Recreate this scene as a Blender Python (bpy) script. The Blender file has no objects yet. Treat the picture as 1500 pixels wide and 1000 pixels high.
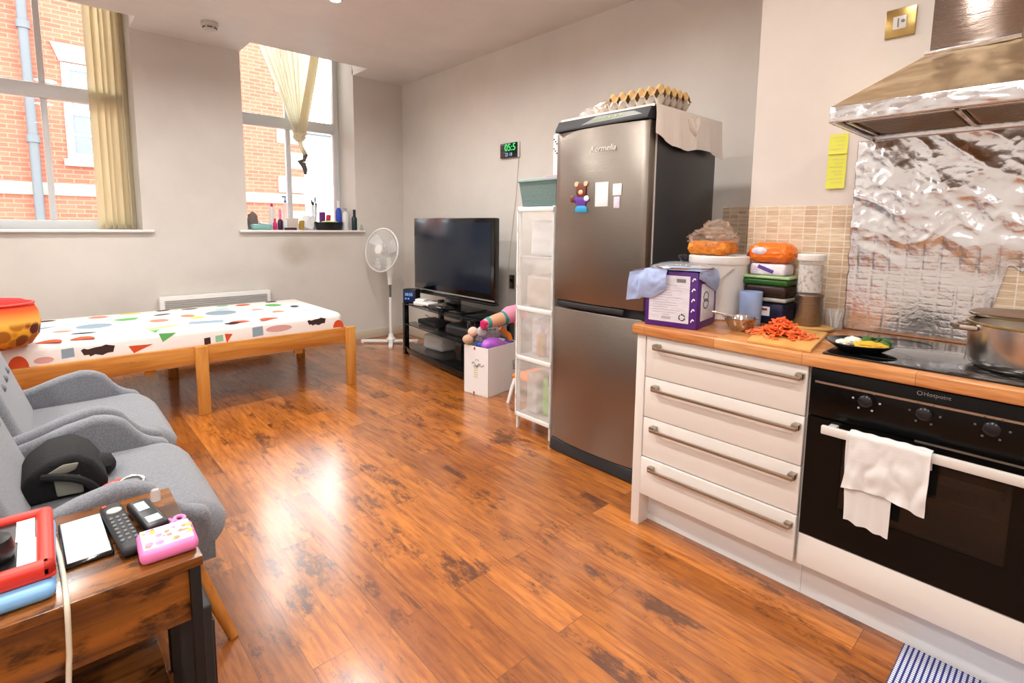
import bpy, bmesh, math, random
from mathutils import Vector, Matrix, Euler, noise
random.seed(7)
S = bpy.context.scene
COL = S.collection
PI = math.pi
R = math.radians

# ------------------------------------------------------------------ materials
def lin(c):
    out = []
    for v in c[:3]:
        v /= 255.0
        out.append(v / 12.92 if v <= 0.04045 else ((v + 0.055) / 1.055) ** 2.4)
    return (*out, 1.0)

def mat(name, rgb, rough=.5, metal=0.0, var=None, bump=None, clear=0.0, emit=None, trans=0.0, coat=0.0, sheen=0.0, spec=None, aniso=0.0, ior=None, transl=0.0):
    """var=(scale, second rgb, (sx,sy,sz), lo, hi); bump=(scale, strength, (sx,sy,sz)); clear = share of see-through"""
    m = bpy.data.materials.new(name); m.use_nodes = True
    nt = m.node_tree; N = nt.nodes; L = nt.links
    p = N['Principled BSDF']; out = N['Material Output']
    p.inputs['Base Color'].default_value = lin(rgb)
    p.inputs['Roughness'].default_value = rough
    p.inputs['Metallic'].default_value = metal
    if coat: p.inputs['Coat Weight'].default_value = coat; p.inputs['Coat Roughness'].default_value = .08
    if sheen: p.inputs['Sheen Weight'].default_value = sheen
    if trans: p.inputs['Transmission Weight'].default_value = trans
    if spec is not None: p.inputs['Specular IOR Level'].default_value = spec
    if ior: p.inputs['IOR'].default_value = ior
    if aniso: p.inputs['Anisotropic'].default_value = aniso
    if emit: p.inputs['Emission Color'].default_value = lin(emit[0]); p.inputs['Emission Strength'].default_value = emit[1]
    tc = None
    def coords(s):
        nonlocal tc
        if tc is None: tc = N.new('ShaderNodeTexCoord')
        mp = N.new('ShaderNodeMapping'); mp.inputs['Scale'].default_value = s
        L.new(tc.outputs['Object'], mp.inputs['Vector']); return mp.outputs['Vector']
    if var:
        sc, c2, st, lo, hi = var
        n = N.new('ShaderNodeTexNoise'); n.inputs['Scale'].default_value = sc; n.inputs['Detail'].default_value = 5
        L.new(coords(st), n.inputs['Vector'])
        r = N.new('ShaderNodeValToRGB')
        r.color_ramp.elements[0].position = lo; r.color_ramp.elements[0].color = lin(rgb)
        r.color_ramp.elements[1].position = hi; r.color_ramp.elements[1].color = lin(c2)
        L.new(n.outputs['Fac'], r.inputs['Fac']); L.new(r.outputs['Color'], p.inputs['Base Color'])
    if bump:
        sc, stg, st = bump
        n = N.new('ShaderNodeTexNoise'); n.inputs['Scale'].default_value = sc; n.inputs['Detail'].default_value = 4
        L.new(coords(st), n.inputs['Vector'])
        b = N.new('ShaderNodeBump'); b.inputs['Strength'].default_value = stg; b.inputs['Distance'].default_value = .01
        L.new(n.outputs['Fac'], b.inputs['Height']); L.new(b.outputs['Normal'], p.inputs['Normal'])
    surf = p.outputs[0]
    if transl:
        tr = N.new('ShaderNodeBsdfTranslucent'); tr.inputs['Color'].default_value = lin(rgb); m2 = N.new('ShaderNodeMixShader'); m2.inputs['Fac'].default_value = transl
        L.new(surf, m2.inputs[1]); L.new(tr.outputs[0], m2.inputs[2]); surf = m2.outputs[0]; L.new(surf, out.inputs['Surface'])
    if clear:
        t = N.new('ShaderNodeBsdfTransparent'); mx = N.new('ShaderNodeMixShader'); mx.inputs['Fac'].default_value = clear
        L.new(surf, mx.inputs[1]); L.new(t.outputs[0], mx.inputs[2]); L.new(mx.outputs[0], out.inputs['Surface'])
    return m

def glass_pane_mat():
    m = bpy.data.materials.new('window_glass'); m.use_nodes = True
    nt = m.node_tree; N = nt.nodes; L = nt.links; N.remove(N['Principled BSDF'])
    fr = N.new('ShaderNodeFresnel'); fr.inputs['IOR'].default_value = 1.35
    t = N.new('ShaderNodeBsdfTransparent'); t.inputs['Color'].default_value = (.96, .98, .97, 1)
    g = N.new('ShaderNodeBsdfGlossy'); g.inputs['Roughness'].default_value = .02
    mx = N.new('ShaderNodeMixShader')
    L.new(fr.outputs[0], mx.inputs[0]); L.new(t.outputs[0], mx.inputs[1]); L.new(g.outputs[0], mx.inputs[2])
    L.new(mx.outputs[0], N['Material Output'].inputs['Surface'])
    return m

def nodes(name):
    m = bpy.data.materials.new(name); m.use_nodes = True
    nt = m.node_tree
    return m, nt.nodes, nt.links, nt.nodes['Principled BSDF']

def ramp(N, stops):
    r = N.new('ShaderNodeValToRGB'); e = r.color_ramp.elements
    while len(e) < len(stops): e.new(.5)
    for k, (pos, c) in enumerate(stops):
        e[k].position = pos; e[k].color = lin(c)
    return r

def mixc(N, L, fac, a, b, mode='MIX'):
    x = N.new('ShaderNodeMix'); x.data_type = 'RGBA'; x.blend_type = mode
    if isinstance(fac, float): x.inputs[0].default_value = fac
    else: L.new(fac, x.inputs[0])
    for s, v in ((6, a), (7, b)):
        if isinstance(v, tuple): x.inputs[s].default_value = v
        else: L.new(v, x.inputs[s])
    return x.outputs[2]

def floor_mat():
    m, N, L, p = nodes('rustic_plank_floor')
    tc = N.new('ShaderNodeTexCoord')
    mp = N.new('ShaderNodeMapping'); mp.inputs['Rotation'].default_value = (0, 0, R(90))
    L.new(tc.outputs['Object'], mp.inputs['Vector'])
    bk = N.new('ShaderNodeTexBrick'); bk.offset = .37; bk.inputs['Scale'].default_value = 1
    bk.inputs['Brick Width'].default_value = 1.05; bk.inputs['Row Height'].default_value = .13
    bk.inputs['Mortar Size'].default_value = .0012; bk.inputs['Mortar Smooth'].default_value = .3
    bk.inputs['Color1'].default_value = (0, 0, 0, 1); bk.inputs['Color2'].default_value = (1, 1, 1, 1); bk.inputs['Mortar'].default_value = (.5, .5, .5, 1)
    L.new(mp.outputs[0], bk.inputs['Vector'])
    # each plank gets its own patch of grain: offset coordinates by the plank's random grey
    off = N.new('ShaderNodeVectorMath'); off.operation = 'SCALE'; off.inputs['Scale'].default_value = 7.0
    L.new(bk.outputs['Color'], off.inputs[0])
    ad = N.new('ShaderNodeVectorMath'); L.new(tc.outputs['Object'], ad.inputs[0]); L.new(off.outputs[0], ad.inputs[1])
    def nz(scale, st, det=6, rough=.6):
        q = N.new('ShaderNodeMapping'); q.inputs['Scale'].default_value = st; L.new(ad.outputs[0], q.inputs['Vector'])
        n = N.new('ShaderNodeTexNoise'); n.inputs['Scale'].default_value = scale; n.inputs['Detail'].default_value = det; n.inputs['Roughness'].default_value = rough
        L.new(q.outputs[0], n.inputs['Vector']); return n.outputs['Fac']
    base = ramp(N, [(0, (158, 92, 30)), (.5, (182, 108, 38)), (1, (202, 124, 48))])
    L.new(bk.outputs['Color'], base.inputs['Fac'])
    grain = ramp(N, [(.3, (150, 104, 70)), (.62, (255, 255, 255))])
    L.new(nz(9, (6, .6, 1)), grain.inputs['Fac'])
    c = mixc(N, L, .75, base.outputs['Color'], grain.outputs['Color'], 'MULTIPLY')
    def layer(c, fac, lo, hi, col, k):
        q = ramp(N, [(lo, (0, 0, 0)), (hi, (255, 255, 255))]); L.new(fac, q.inputs['Fac'])
        g = N.new('ShaderNodeMath'); g.operation = 'MULTIPLY'; g.inputs[1].default_value = k; L.new(q.outputs['Color'], g.inputs[0])
        return mixc(N, L, g.outputs[0], c, lin(col))
    c = layer(c, nz(2.2, (1.6, .7, 1), 6, .65), .46, .66, (112, 56, 18), .55)
    c = layer(c, nz(3.4, (1.8, .7, 1), 10, .78), .535, .61, (66, 27, 8), .85)
    c = layer(c, nz(6.0, (5.0, .35, 1), 6, .7), .60, .68, (58, 24, 8), .7)
    lite = ramp(N, [(.55, (0, 0, 0)), (.8, (160, 160, 160))]); L.new(nz(2.0, (2.0, .5, 1), 4, .6), lite.inputs['Fac'])
    c = mixc(N, L, lite.outputs['Color'], c, lin((208, 130, 54)))
    jf = N.new('ShaderNodeMath'); jf.operation = 'MULTIPLY'; jf.inputs[1].default_value = .6; L.new(bk.outputs['Fac'], jf.inputs[0])
    c = mixc(N, L, jf.outputs[0], c, lin((50, 22, 10)))
    L.new(c, p.inputs['Base Color'])
    rr = N.new('ShaderNodeMapRange'); rr.inputs['To Min'].default_value = .30; rr.inputs['To Max'].default_value = .46
    L.new(nz(5, (2, .8, 1)), rr.inputs['Value']); L.new(rr.outputs[0], p.inputs['Roughness'])
    b = N.new('ShaderNodeBump'); b.inputs['Strength'].default_value = .12; b.inputs['Distance'].default_value = .004
    L.new(nz(14, (5, .7, 1)), b.inputs['Height']); L.new(b.outputs['Normal'], p.inputs['Normal'])
    p.inputs['Specular IOR Level'].default_value = .35; p.inputs['Coat Weight'].default_value = 1.0; p.inputs['Coat Roughness'].default_value = .19; p.inputs['Coat IOR'].default_value = 1.6
    return m

def wood_mat(name, c1, c2, axis='x', scale=6, rough=.45, knots=None):
    m, N, L, p = nodes(name)
    tc = N.new('ShaderNodeTexCoord'); mp = N.new('ShaderNodeMapping')
    st = {'x': (.5, 6, 6), 'y': (6, .5, 6), 'z': (6, 6, .5)}[axis]
    mp.inputs['Scale'].default_value = st; L.new(tc.outputs['Object'], mp.inputs['Vector'])
    n = N.new('ShaderNodeTexNoise'); n.inputs['Scale'].default_value = scale; n.inputs['Detail'].default_value = 6; n.inputs['Distortion'].default_value = .6
    L.new(mp.outputs[0], n.inputs['Vector'])
    r = ramp(N, [(.32, c1), (.68, c2)]); L.new(n.outputs['Fac'], r.inputs['Fac'])
    c = r.outputs['Color']
    if knots:
        m2 = N.new('ShaderNodeMapping'); s2 = {'x': (2.2, 5, 5), 'y': (5, 2.2, 5), 'z': (5, 5, 2.2)}[axis]
        m2.inputs['Scale'].default_value = s2; L.new(tc.outputs['Object'], m2.inputs['Vector'])
        n2 = N.new('ShaderNodeTexNoise'); n2.inputs['Scale'].default_value = knots[1]; n2.inputs['Detail'].default_value = 5; n2.inputs['Roughness'].default_value = .65
        L.new(m2.outputs[0], n2.inputs['Vector'])
        k = ramp(N, [(knots[2], (0, 0, 0)), (knots[2] + .1, (230, 230, 230))]); L.new(n2.outputs['Fac'], k.inputs['Fac'])
        c = mixc(N, L, k.outputs['Color'], c, lin(knots[0]))
    L.new(c, p.inputs['Base Color']); p.inputs['Roughness'].default_value = rough
    b = N.new('ShaderNodeBump'); b.inputs['Strength'].default_value = .1; b.inputs['Distance'].default_value = .003
    L.new(n.outputs['Fac'], b.inputs['Height']); L.new(b.outputs['Normal'], p.inputs['Normal'])
    return m

def brick_mat(name, c1, c2, mortar, bw, rh, ms, axis='xz', rough=.8, stagger=.5, tint=None, bumpy=.3, spec=.3):
    m, N, L, p = nodes(name)
    tc = N.new('ShaderNodeTexCoord'); sp = N.new('ShaderNodeSeparateXYZ'); cb = N.new('ShaderNodeCombineXYZ')
    L.new(tc.outputs['Object'], sp.inputs[0])
    L.new(sp.outputs['X' if axis[0] == 'x' else 'Y'], cb.inputs['X']); L.new(sp.outputs['Z'], cb.inputs['Y'])
    bk = N.new('ShaderNodeTexBrick'); bk.offset = stagger; bk.inputs['Scale'].default_value = 1
    bk.inputs['Brick Width'].default_value = bw; bk.inputs['Row Height'].default_value = rh; bk.inputs['Mortar Size'].default_value = ms
    bk.inputs['Color1'].default_value = lin(c1); bk.inputs['Color2'].default_value = lin(c2); bk.inputs['Mortar'].default_value = lin(mortar)
    L.new(cb.outputs[0], bk.inputs['Vector'])
    c = bk.outputs['Color']
    if tint:
        n = N.new('ShaderNodeTexNoise'); n.inputs['Scale'].default_value = 60; n.inputs['Detail'].default_value = 3
        st = N.new('ShaderNodeMapping'); st.inputs['Scale'].default_value = (1, .35, 3); L.new(tc.outputs['Object'], st.inputs['Vector']); L.new(st.outputs[0], n.inputs['Vector'])
        k = ramp(N, [(.4, (255, 255, 255)), (.7, tint)]); L.new(n.outputs['Fac'], k.inputs['Fac'])
        c = mixc(N, L, .6, c, k.outputs['Color'], 'MULTIPLY')
    L.new(c, p.inputs['Base Color']); p.inputs['Roughness'].default_value = rough; p.inputs['Specular IOR Level'].default_value = spec
    b = N.new('ShaderNodeBump'); b.invert = True; b.inputs['Strength'].default_value = bumpy; b.inputs['Distance'].default_value = .004
    L.new(bk.outputs['Fac'], b.inputs['Height']); L.new(b.outputs['Normal'], p.inputs['Normal'])
    return m

def butcher_mat():
    m, N, L, p = nodes('beech_block_worktop')
    tc = N.new('ShaderNodeTexCoord'); sp = N.new('ShaderNodeSeparateXYZ'); cb = N.new('ShaderNodeCombineXYZ')
    L.new(tc.outputs['Object'], sp.inputs[0]); L.new(sp.outputs['Y'], cb.inputs['X']); L.new(sp.outputs['X'], cb.inputs['Y'])
    bk = N.new('ShaderNodeTexBrick'); bk.offset = .43; bk.inputs['Scale'].default_value = 1
    bk.inputs['Brick Width'].default_value = .31; bk.inputs['Row Height'].default_value = .04; bk.inputs['Mortar Size'].default_value = .0006
    bk.inputs['Color1'].default_value = lin((196, 128, 72)); bk.inputs['Color2'].default_value = lin((226, 168, 110)); bk.inputs['Mortar'].default_value = lin((120, 70, 36))
    L.new(cb.outputs[0], bk.inputs['Vector'])
    mp = N.new('ShaderNodeMapping'); mp.inputs['Scale'].default_value = (9, .7, 9); L.new(tc.outputs['Object'], mp.inputs['Vector'])
    n = N.new('ShaderNodeTexNoise'); n.inputs['Scale'].default_value = 9; n.inputs['Detail'].default_value = 5; L.new(mp.outputs[0], n.inputs['Vector'])
    k = ramp(N, [(.35, (190, 150, 120)), (.65, (255, 255, 255))]); L.new(n.outputs['Fac'], k.inputs['Fac'])
    L.new(mixc(N, L, .6, bk.outputs['Color'], k.outputs['Color'], 'MULTIPLY'), p.inputs['Base Color'])
    p.inputs['Roughness'].default_value = .22
    return m

def wall_mat(name, rgb, smudges=()):
    """painted plaster with scuff marks; smudges = (centre xyz, radius xyz, rgb, strength)"""
    m, N, L, p = nodes(name)
    tc = N.new('ShaderNodeTexCoord')
    n = N.new('ShaderNodeTexNoise'); n.inputs['Scale'].default_value = 1.7; n.inputs['Detail'].default_value = 6; n.inputs['Roughness'].default_value = .65
    L.new(tc.outputs['Object'], n.inputs['Vector'])
    k = ramp(N, [(.35, tuple(v * .965 for v in rgb)), (.65, rgb)]); L.new(n.outputs['Fac'], k.inputs['Fac'])
    c = k.outputs['Color']
    n2 = N.new('ShaderNodeTexNoise'); n2.inputs['Scale'].default_value = 7; n2.inputs['Detail'].default_value = 6; n2.inputs['Roughness'].default_value = .7
    L.new(tc.outputs['Object'], n2.inputs['Vector'])
    for cen, rad, col, stg in smudges:
        mp = N.new('ShaderNodeMapping'); mp.vector_type = 'POINT'
        mp.inputs['Location'].default_value = tuple(-cen[i] / rad[i] for i in range(3)); mp.inputs['Scale'].default_value = tuple(1 / r for r in rad)
        L.new(tc.outputs['Object'], mp.inputs['Vector'])
        ln = N.new('ShaderNodeVectorMath'); ln.operation = 'LENGTH'; L.new(mp.outputs[0], ln.inputs[0])
        mr = N.new('ShaderNodeMapRange'); mr.interpolation_type = 'SMOOTHSTEP'
        mr.inputs['From Min'].default_value = 1; mr.inputs['From Max'].default_value = .2; mr.inputs['To Min'].default_value = 0; mr.inputs['To Max'].default_value = stg
        L.new(ln.outputs['Value'], mr.inputs['Value'])
        mu = N.new('ShaderNodeMath'); mu.operation = 'MULTIPLY'; L.new(mr.outputs[0], mu.inputs[0]); L.new(n2.outputs['Fac'], mu.inputs[1])
        c = mixc(N, L, mu.outputs[0], c, lin(col))
    L.new(c, p.inputs['Base Color']); p.inputs['Roughness'].default_value = .62; p.inputs['Specular IOR Level'].default_value = .35
    return m

def steel_mat(name, rgb, rough, bump_s=.03, st=(1, 1, 60), metal=1.0):
    return mat(name, rgb, rough, metal, bump=(12, bump_s, st))

def gradient_cushion_mat():
    m, N, L, p = nodes('red_yellow_floral_fabric')
    tc = N.new('ShaderNodeTexCoord'); sp = N.new('ShaderNodeSeparateXYZ'); L.new(tc.outputs['Object'], sp.inputs[0])
    mr = N.new('ShaderNodeMapRange'); mr.inputs['From Min'].default_value = 0; mr.inputs['From Max'].default_value = .275; L.new(sp.outputs['Z'], mr.inputs['Value'])
    r = ramp(N, [(0, (214, 120, 20)), (.35, (240, 176, 40)), (.55, (246, 190, 84)), (.78, (232, 92, 30)), (.9, (214, 20, 14))]); L.new(mr.outputs[0], r.inputs['Fac'])
    v = N.new('ShaderNodeTexVoronoi'); v.inputs['Scale'].default_value = 16; L.new(tc.outputs['Object'], v.inputs['Vector'])
    vc = ramp(N, [(.0, (120, 24, 12)), (.3, (178, 64, 14)), (.5, (24, 60, 34)), (.7, (222, 140, 24)), (.95, (90, 20, 10))])
    sx = N.new('ShaderNodeSeparateColor'); L.new(v.outputs['Color'], sx.inputs[0]); L.new(sx.outputs[0], vc.inputs['Fac'])
    # flowers only on the lower half of the print
    fm = N.new('ShaderNodeMapRange'); fm.inputs['From Min'].default_value = .155; fm.inputs['From Max'].default_value = .13; L.new(sp.outputs['Z'], fm.inputs['Value'])
    dm = N.new('ShaderNodeMapRange'); dm.inputs['From Min'].default_value = .65; dm.inputs['From Max'].default_value = .5; L.new(v.outputs['Distance'], dm.inputs['Value'])
    mu = N.new('ShaderNodeMath'); mu.operation = 'MULTIPLY'; L.new(fm.outputs[0], mu.inputs[0]); L.new(dm.outputs[0], mu.inputs[1])
    L.new(mixc(N, L, mu.outputs[0], r.outputs['Color'], vc.outputs['Color']), p.inputs['Base Color'])
    p.inputs['Roughness'].default_value = .8
    return m

def check_mat():
    m, N, L, p = nodes('blue_white_woven_check')
    tc = N.new('ShaderNodeTexCoord'); mp = N.new('ShaderNodeMapping'); L.new(tc.outputs['Object'], mp.inputs['Vector'])
    w1 = N.new('ShaderNodeTexWave'); w1.bands_direction = 'Y'; w1.inputs['Scale'].default_value = 24; L.new(mp.outputs[0], w1.inputs['Vector'])
    w2 = N.new('ShaderNodeTexWave'); w2.bands_direction = 'X'; w2.inputs['Scale'].default_value = 34; L.new(mp.outputs[0], w2.inputs['Vector'])
    a = ramp(N, [(.28, (36, 58, 128)), (.4, (226, 228, 236))]); L.new(w1.outputs['Fac'], a.inputs['Fac'])
    b = ramp(N, [(.2, (110, 122, 176)), (.42, (255, 255, 255))]); L.new(w2.outputs['Fac'], b.inputs['Fac'])
    L.new(mixc(N, L, 1.0, a.outputs['Color'], b.outputs['Color'], 'MULTIPLY'), p.inputs['Base Color']); p.inputs['Roughness'].default_value = .85
    return m

MT = dict(
 floor=floor_mat(),
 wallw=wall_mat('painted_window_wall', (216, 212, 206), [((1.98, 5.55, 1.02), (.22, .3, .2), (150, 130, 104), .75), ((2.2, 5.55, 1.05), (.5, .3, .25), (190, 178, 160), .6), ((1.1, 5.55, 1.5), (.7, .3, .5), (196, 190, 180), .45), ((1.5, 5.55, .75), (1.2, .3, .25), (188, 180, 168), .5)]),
 wallr=wall_mat('painted_right_wall', (222, 218, 212), [((3.27, 3.2, .8), (.3, .8, .5), (196, 190, 182), .4)]),
 wallk=wall_mat('painted_kitchen_wall', (222, 214, 206)),
 ceil=wall_mat('ceiling_paint', (228, 224, 220)),
 white=mat('white_gloss_paint', (232, 232, 230), .3),
 upvc=mat('white_upvc_frame', (214, 218, 220), .3),
 glass=glass_pane_mat(),
 base=mat('cream_baseboard', (206, 196, 178), .5),
 brick=brick_mat('red_brick', (124, 66, 50), (138, 78, 60), (136, 96, 80), .225, .075, .008, tint=(214, 190, 180)),
 stone=mat('buff_stone', (138, 124, 112), .8, var=(4, (122, 110, 98), (1, 1, 1), .4, .6)),
 sash=mat('white_sash_paint', (210, 210, 214), .5),
 darkglass=mat('dark_house_glass', (92, 94, 104), .3, spec=.2),
 pipe=mat('grey_drainpipe', (74, 76, 80), .7),
 paver=mat('street_paving', (140, 138, 134), .8),
 render=mat('pale_house_render', (236, 236, 238), .7),
 slat=mat('cream_blind_fabric', (248, 242, 222), .7, var=(5, (240, 232, 208), (4, 4, .3), .4, .6), transl=.5),
 slat2=mat('sheer_cream_fabric', (252, 250, 238), .8, clear=.2, transl=.62),
 tail=mat('dark_cord_fabric', (92, 88, 84), .8),
 plastic=mat('white_plastic', (232, 232, 230), .35),
 greyplastic=mat('grey_plastic', (90, 92, 96), .5),
 pine=wood_mat('orange_pine', (176, 108, 40), (206, 142, 66), 'x', 5, .4, ((92, 44, 14), 4.5, .68)),
 pinez=wood_mat('orange_pine_post', (184, 116, 44), (210, 150, 72), 'z', 5, .4, ((110, 58, 20), 5.0, .70)),
 sheet=mat('white_cotton_sheet', (236, 232, 230), .85, bump=(14, .2, (1, 1, 1))),
 grey_fabric=mat('grey_upholstery', (126, 129, 136), .95, var=(160, (106, 109, 116), (1, 1, 1), .35, .65), bump=(220, .35, (1, 1, 1)), sheen=.3),
 legwood=wood_mat('honey_leg_wood', (176, 104, 34), (204, 132, 52), 'z', 6, .4),
 rustic=wood_mat('rustic_brown_board', (70, 38, 14), (150, 90, 34), 'x', 4, .24, ((30, 15, 7), 3.0, .52)),
 blackmetal=mat('black_powder_coat', (26, 26, 28), .5, .3),
 black=mat('black_plastic', (16, 16, 18), .35),
 gloss=mat('gloss_black', (8, 8, 9), .12, coat=.3), ovenblack=mat('oven_black_enamel', (7, 7, 7), .22, spec=.22),
 rubber=mat('dark_rubber', (34, 35, 38), .6),
 silver=mat('silver_trim', (190, 190, 188), .3, .9),
 steel=mat('brushed_door_steel', (146, 138, 130), .30, 1.0, bump=(10, .10, (1, 1, 60))),
 steelp=mat('polished_steel', (200, 196, 190), .16, 1.0),
 steelsatin=mat('satin_nickel', (176, 166, 152), .3, 1.0),
 pot=mat('worn_aluminium', (210, 205, 200), .26, 1.0, bump=(9, .12, (1, 1, 1))),
 tv=mat('tv_screen_glass', (18, 30, 46), .2, spec=.4),
 smoke_glass=mat('smoked_shelf_glass', (16, 20, 24), .06, clear=.35),
 fridge_side=mat('charcoal_fridge_side', (52, 53, 56), .3, bump=(90, .05, (1, 1, 1))),
 cabinet=mat('cream_white_lacquer', (228, 223, 217), .22),
 plinth=mat('white_plinth', (226, 228, 230), .3),
 worktop=butcher_mat(),
 tile=brick_mat('beige_mosaic_tile', (226, 210, 184), (204, 176, 148), (234, 226, 212), .0535, .0265, .0022, 'yz', .18, 0.0, (226, 206, 184), .4, .5),
 foil=mat('kitchen_foil', (228, 231, 236), .2, 1.0, bump=(60, .12, (1, 1, 1))),
 foilg=mat('hood_foil', (242, 224, 188), .3, 1.0, bump=(14, .12, (1, 1, 1))),
 brass=mat('brass_plate', (176, 148, 92), .3, .9),
 cloth=mat('white_tablecloth', (238, 230, 222), .9, bump=(60, .2, (1, 1, 1))),
 towel=mat('white_cotton_towel', (218, 216, 214), .95, bump=(300, .12, (1, 1, 1))),
 pulp=mat('grey_egg_pulp', (196, 186, 174), .95), pulp2=mat('tan_egg_pulp', (196, 160, 108), .95),
 egg=mat('white_eggshell', (240, 236, 232), .5),
 film=mat('clear_film', (226, 224, 220), .2, clear=.74, bump=(18, .6, (1, 1, 1))),
 filmt=mat('brownish_clear_film', (206, 180, 160), .2, clear=.74, bump=(18, .6, (1, 1, 1))),
 film2=mat('milky_film', (222, 222, 222), .22, clear=.42, bump=(16, .8, (1, 1, 1))),
 clearp=mat('clear_plastic', (226, 228, 230), .12, clear=.6),
 purple=mat('purple_carton', (78, 30, 124), .4),
 label=mat('pale_print', (224, 222, 232), .5, var=(60, (206, 204, 216), (1, .3, 6), .45, .6)),
 ink=mat('dark_ink', (60, 60, 66), .6), inklight=mat('faint_ink', (176, 176, 186), .6),
 bluefilm=mat('pale_blue_film', (172, 190, 232), .4, clear=.12, bump=(20, .5, (1, 1, 1))),
 bluecup=mat('pale_blue_plastic', (160, 184, 230), .35),
 bucket=mat('white_bucket_plastic', (236, 234, 230), .35),
 orange=mat('orange_snack', (214, 116, 24), .6, var=(40, (236, 150, 44), (1, 1, 1), .4, .6), bump=(50, 1.0, (1, 1, 1))),
 orangewrap=mat('orange_wrapper', (242, 118, 26), .25, bump=(16, .7, (1, 1, 1)), var=(12, (250, 150, 70), (1, 1, 1), .5, .75)),
 lilac=mat('lilac_print', (214, 200, 222), .4, var=(30, (238, 232, 240), (1, 1, 1), .4, .6)),
 violet=mat('violet_print', (92, 70, 150), .4),
 tubgreen=mat('green_tub', (40, 96, 34), .3, clear=.1), tublid=mat('pale_green_lid', (172, 200, 148), .35, clear=.1), sauce=mat('dark_sauce', (44, 20, 14), .4),
 tubblue=mat('navy_tub', (24, 30, 62), .25, clear=.08), clearlid=mat('grey_clear_lid', (190, 188, 182), .2, clear=.25),
 jar=mat('jar_glass', (230, 232, 232), .08, clear=.82), rice=mat('pale_rice_mix', (214, 206, 198), .8, var=(70, (150, 140, 136), (1, 1, 1), .5, .62)),
 carrot=mat('cut_carrot', (232, 92, 34), .4, var=(20, (246, 128, 66), (1, 1, 1), .4, .65)),
 board=wood_mat('chopping_board_wood', (206, 148, 76), (224, 172, 98), 'x', 5, .4),
 pancake=mat('yellow_food', (222, 176, 40), .6, var=(30, (190, 150, 30), (1, 1, 1), .4, .7)), leaf=mat('green_leaf_food', (52, 96, 24), .6), eggwhite=mat('white_food', (232, 226, 208), .5),
 hob=mat('black_hob_glass', (8, 8, 10), .07, coat=.4),
 brownlid=mat('brown_lid', (120, 92, 70), .5), curry=mat('yellow_oil', (176, 150, 30), .25),
 note=mat('lime_sticky_note', (222, 224, 84), .7),
 ovenglass=mat('oven_window_glass', (22, 22, 20), .08, clear=.3), ovenlit=mat('oven_liner_enamel', (120, 116, 104), .4),
 red=mat('red_rubber', (220, 52, 36), .45), sky=mat('sky_blue_plastic', (128, 182, 232), .4), paper=mat('white_paper', (238, 240, 244), .6),
 screen=mat('pale_screen_glass', (206, 222, 226), .06, coat=.5), pink=mat('pink_plastic', (240, 130, 190), .35), palepink=mat('pale_print_pink', (240, 214, 226), .4, var=(40, (214, 206, 236), (1, 1, 1), .4, .65)),
 cable=mat('cream_cable', (218, 210, 190), .5),
 lens=mat('lamp_lens', (255, 244, 224), .4, emit=((255, 236, 206), 12)),
 teal=mat('teal_box', (146, 174, 170), .45, bump=(90, .3, (1, 1, 1))),
 skin=mat('doll_vinyl', (226, 170, 136), .5), pinkcloth=mat('pink_doll_cloth', (232, 150, 178), .8), tealp=mat('teal_cuff', (52, 150, 152), .6),
 plush=mat('grey_plush', (150, 144, 148), 1.0, bump=(70, 1.0, (1, 1, 1)), var=(20, (190, 186, 190), (1, 1, 1), .4, .65)), tan=mat('tan_plush', (196, 160, 132), 1.0, bump=(70, .8, (1, 1, 1))), peach=mat('peach_plush', (226, 190, 170), 1.0, bump=(70, .8, (1, 1, 1))),
 violetp=mat('purple_balloon', (176, 96, 204), .4), orangep=mat('orange_plastic', (240, 130, 30), .4), bluep=mat('blue_plastic', (34, 60, 140), .35), yellowp=mat('yellow_green_plastic', (214, 220, 60), .4),
 card=mat('white_card', (232, 232, 232), .6), gold=mat('faded_gold_print', (206, 198, 150), .6), redp=mat('red_print', (170, 60, 50), .6), grayp=mat('grey_print', (120, 120, 122), .6),
 bluelcd=mat('blue_display', (20, 40, 84), .15, emit=((40, 84, 160), .06)), bluedig=mat('pale_digits', (170, 205, 245), .3, emit=((150, 195, 250), .3)),
 greendig=mat('green_digits', (60, 220, 110), .3, emit=((50, 220, 100), .9)), clockface=mat('clock_face', (22, 26, 34), .2),
 magenta=mat('magenta_plastic', (206, 40, 110), .35), plum=mat('plum_bottle', (60, 24, 54), .3), bluecap=mat('blue_cap', (60, 120, 200), .35), ublue=mat('blue_bottle', (46, 84, 196), .3), dgreen=mat('dark_green_bottle', (26, 48, 52), .3), beige=mat('beige_carton', (206, 194, 184), .6), tealpack=mat('teal_wipe_pack', (130, 182, 178), .45), lgreen=mat('light_green_rim', (190, 226, 120), .5), lump=mat('brown_grey_cloth', (140, 126, 122), .9), ochre=mat('ochre_box', (176, 140, 50), .5), redpack=mat('red_pack', (214, 40, 56), .4), purplepack=mat('purple_pack', (110, 40, 120), .4),
 bagblack=mat('black_bag_fabric', (14, 14, 16), .9, bump=(120, .3, (1, 1, 1))), baggrey=mat('grey_bag_panel', (132, 130, 118), .8),
 cushion=gradient_cushion_mat(), check=check_mat(),
 bearbrown=mat('brown_bear_print', (112, 52, 32), .4), bearpurple=mat('purple_bear_print', (98, 60, 160), .4), bearteal=mat('teal_bear_print', (44, 150, 196), .4), bearcream=mat('cream_bear_print', (236, 196, 160), .4),
 badge=mat('badge_silver', (236, 233, 226), .4), alarm=mat('aged_white_plastic', (200, 198, 194), .5), fascia=mat('grey_control_panel', (168, 168, 164), .4), led=mat('green_key', (150, 200, 60), .4),
 limebag=mat('lime_packet', (132, 214, 60), .4), amber=mat('amber_packet', (214, 170, 110), .5), darkred=mat('dark_red_packet', (150, 50, 60), .4),
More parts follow.
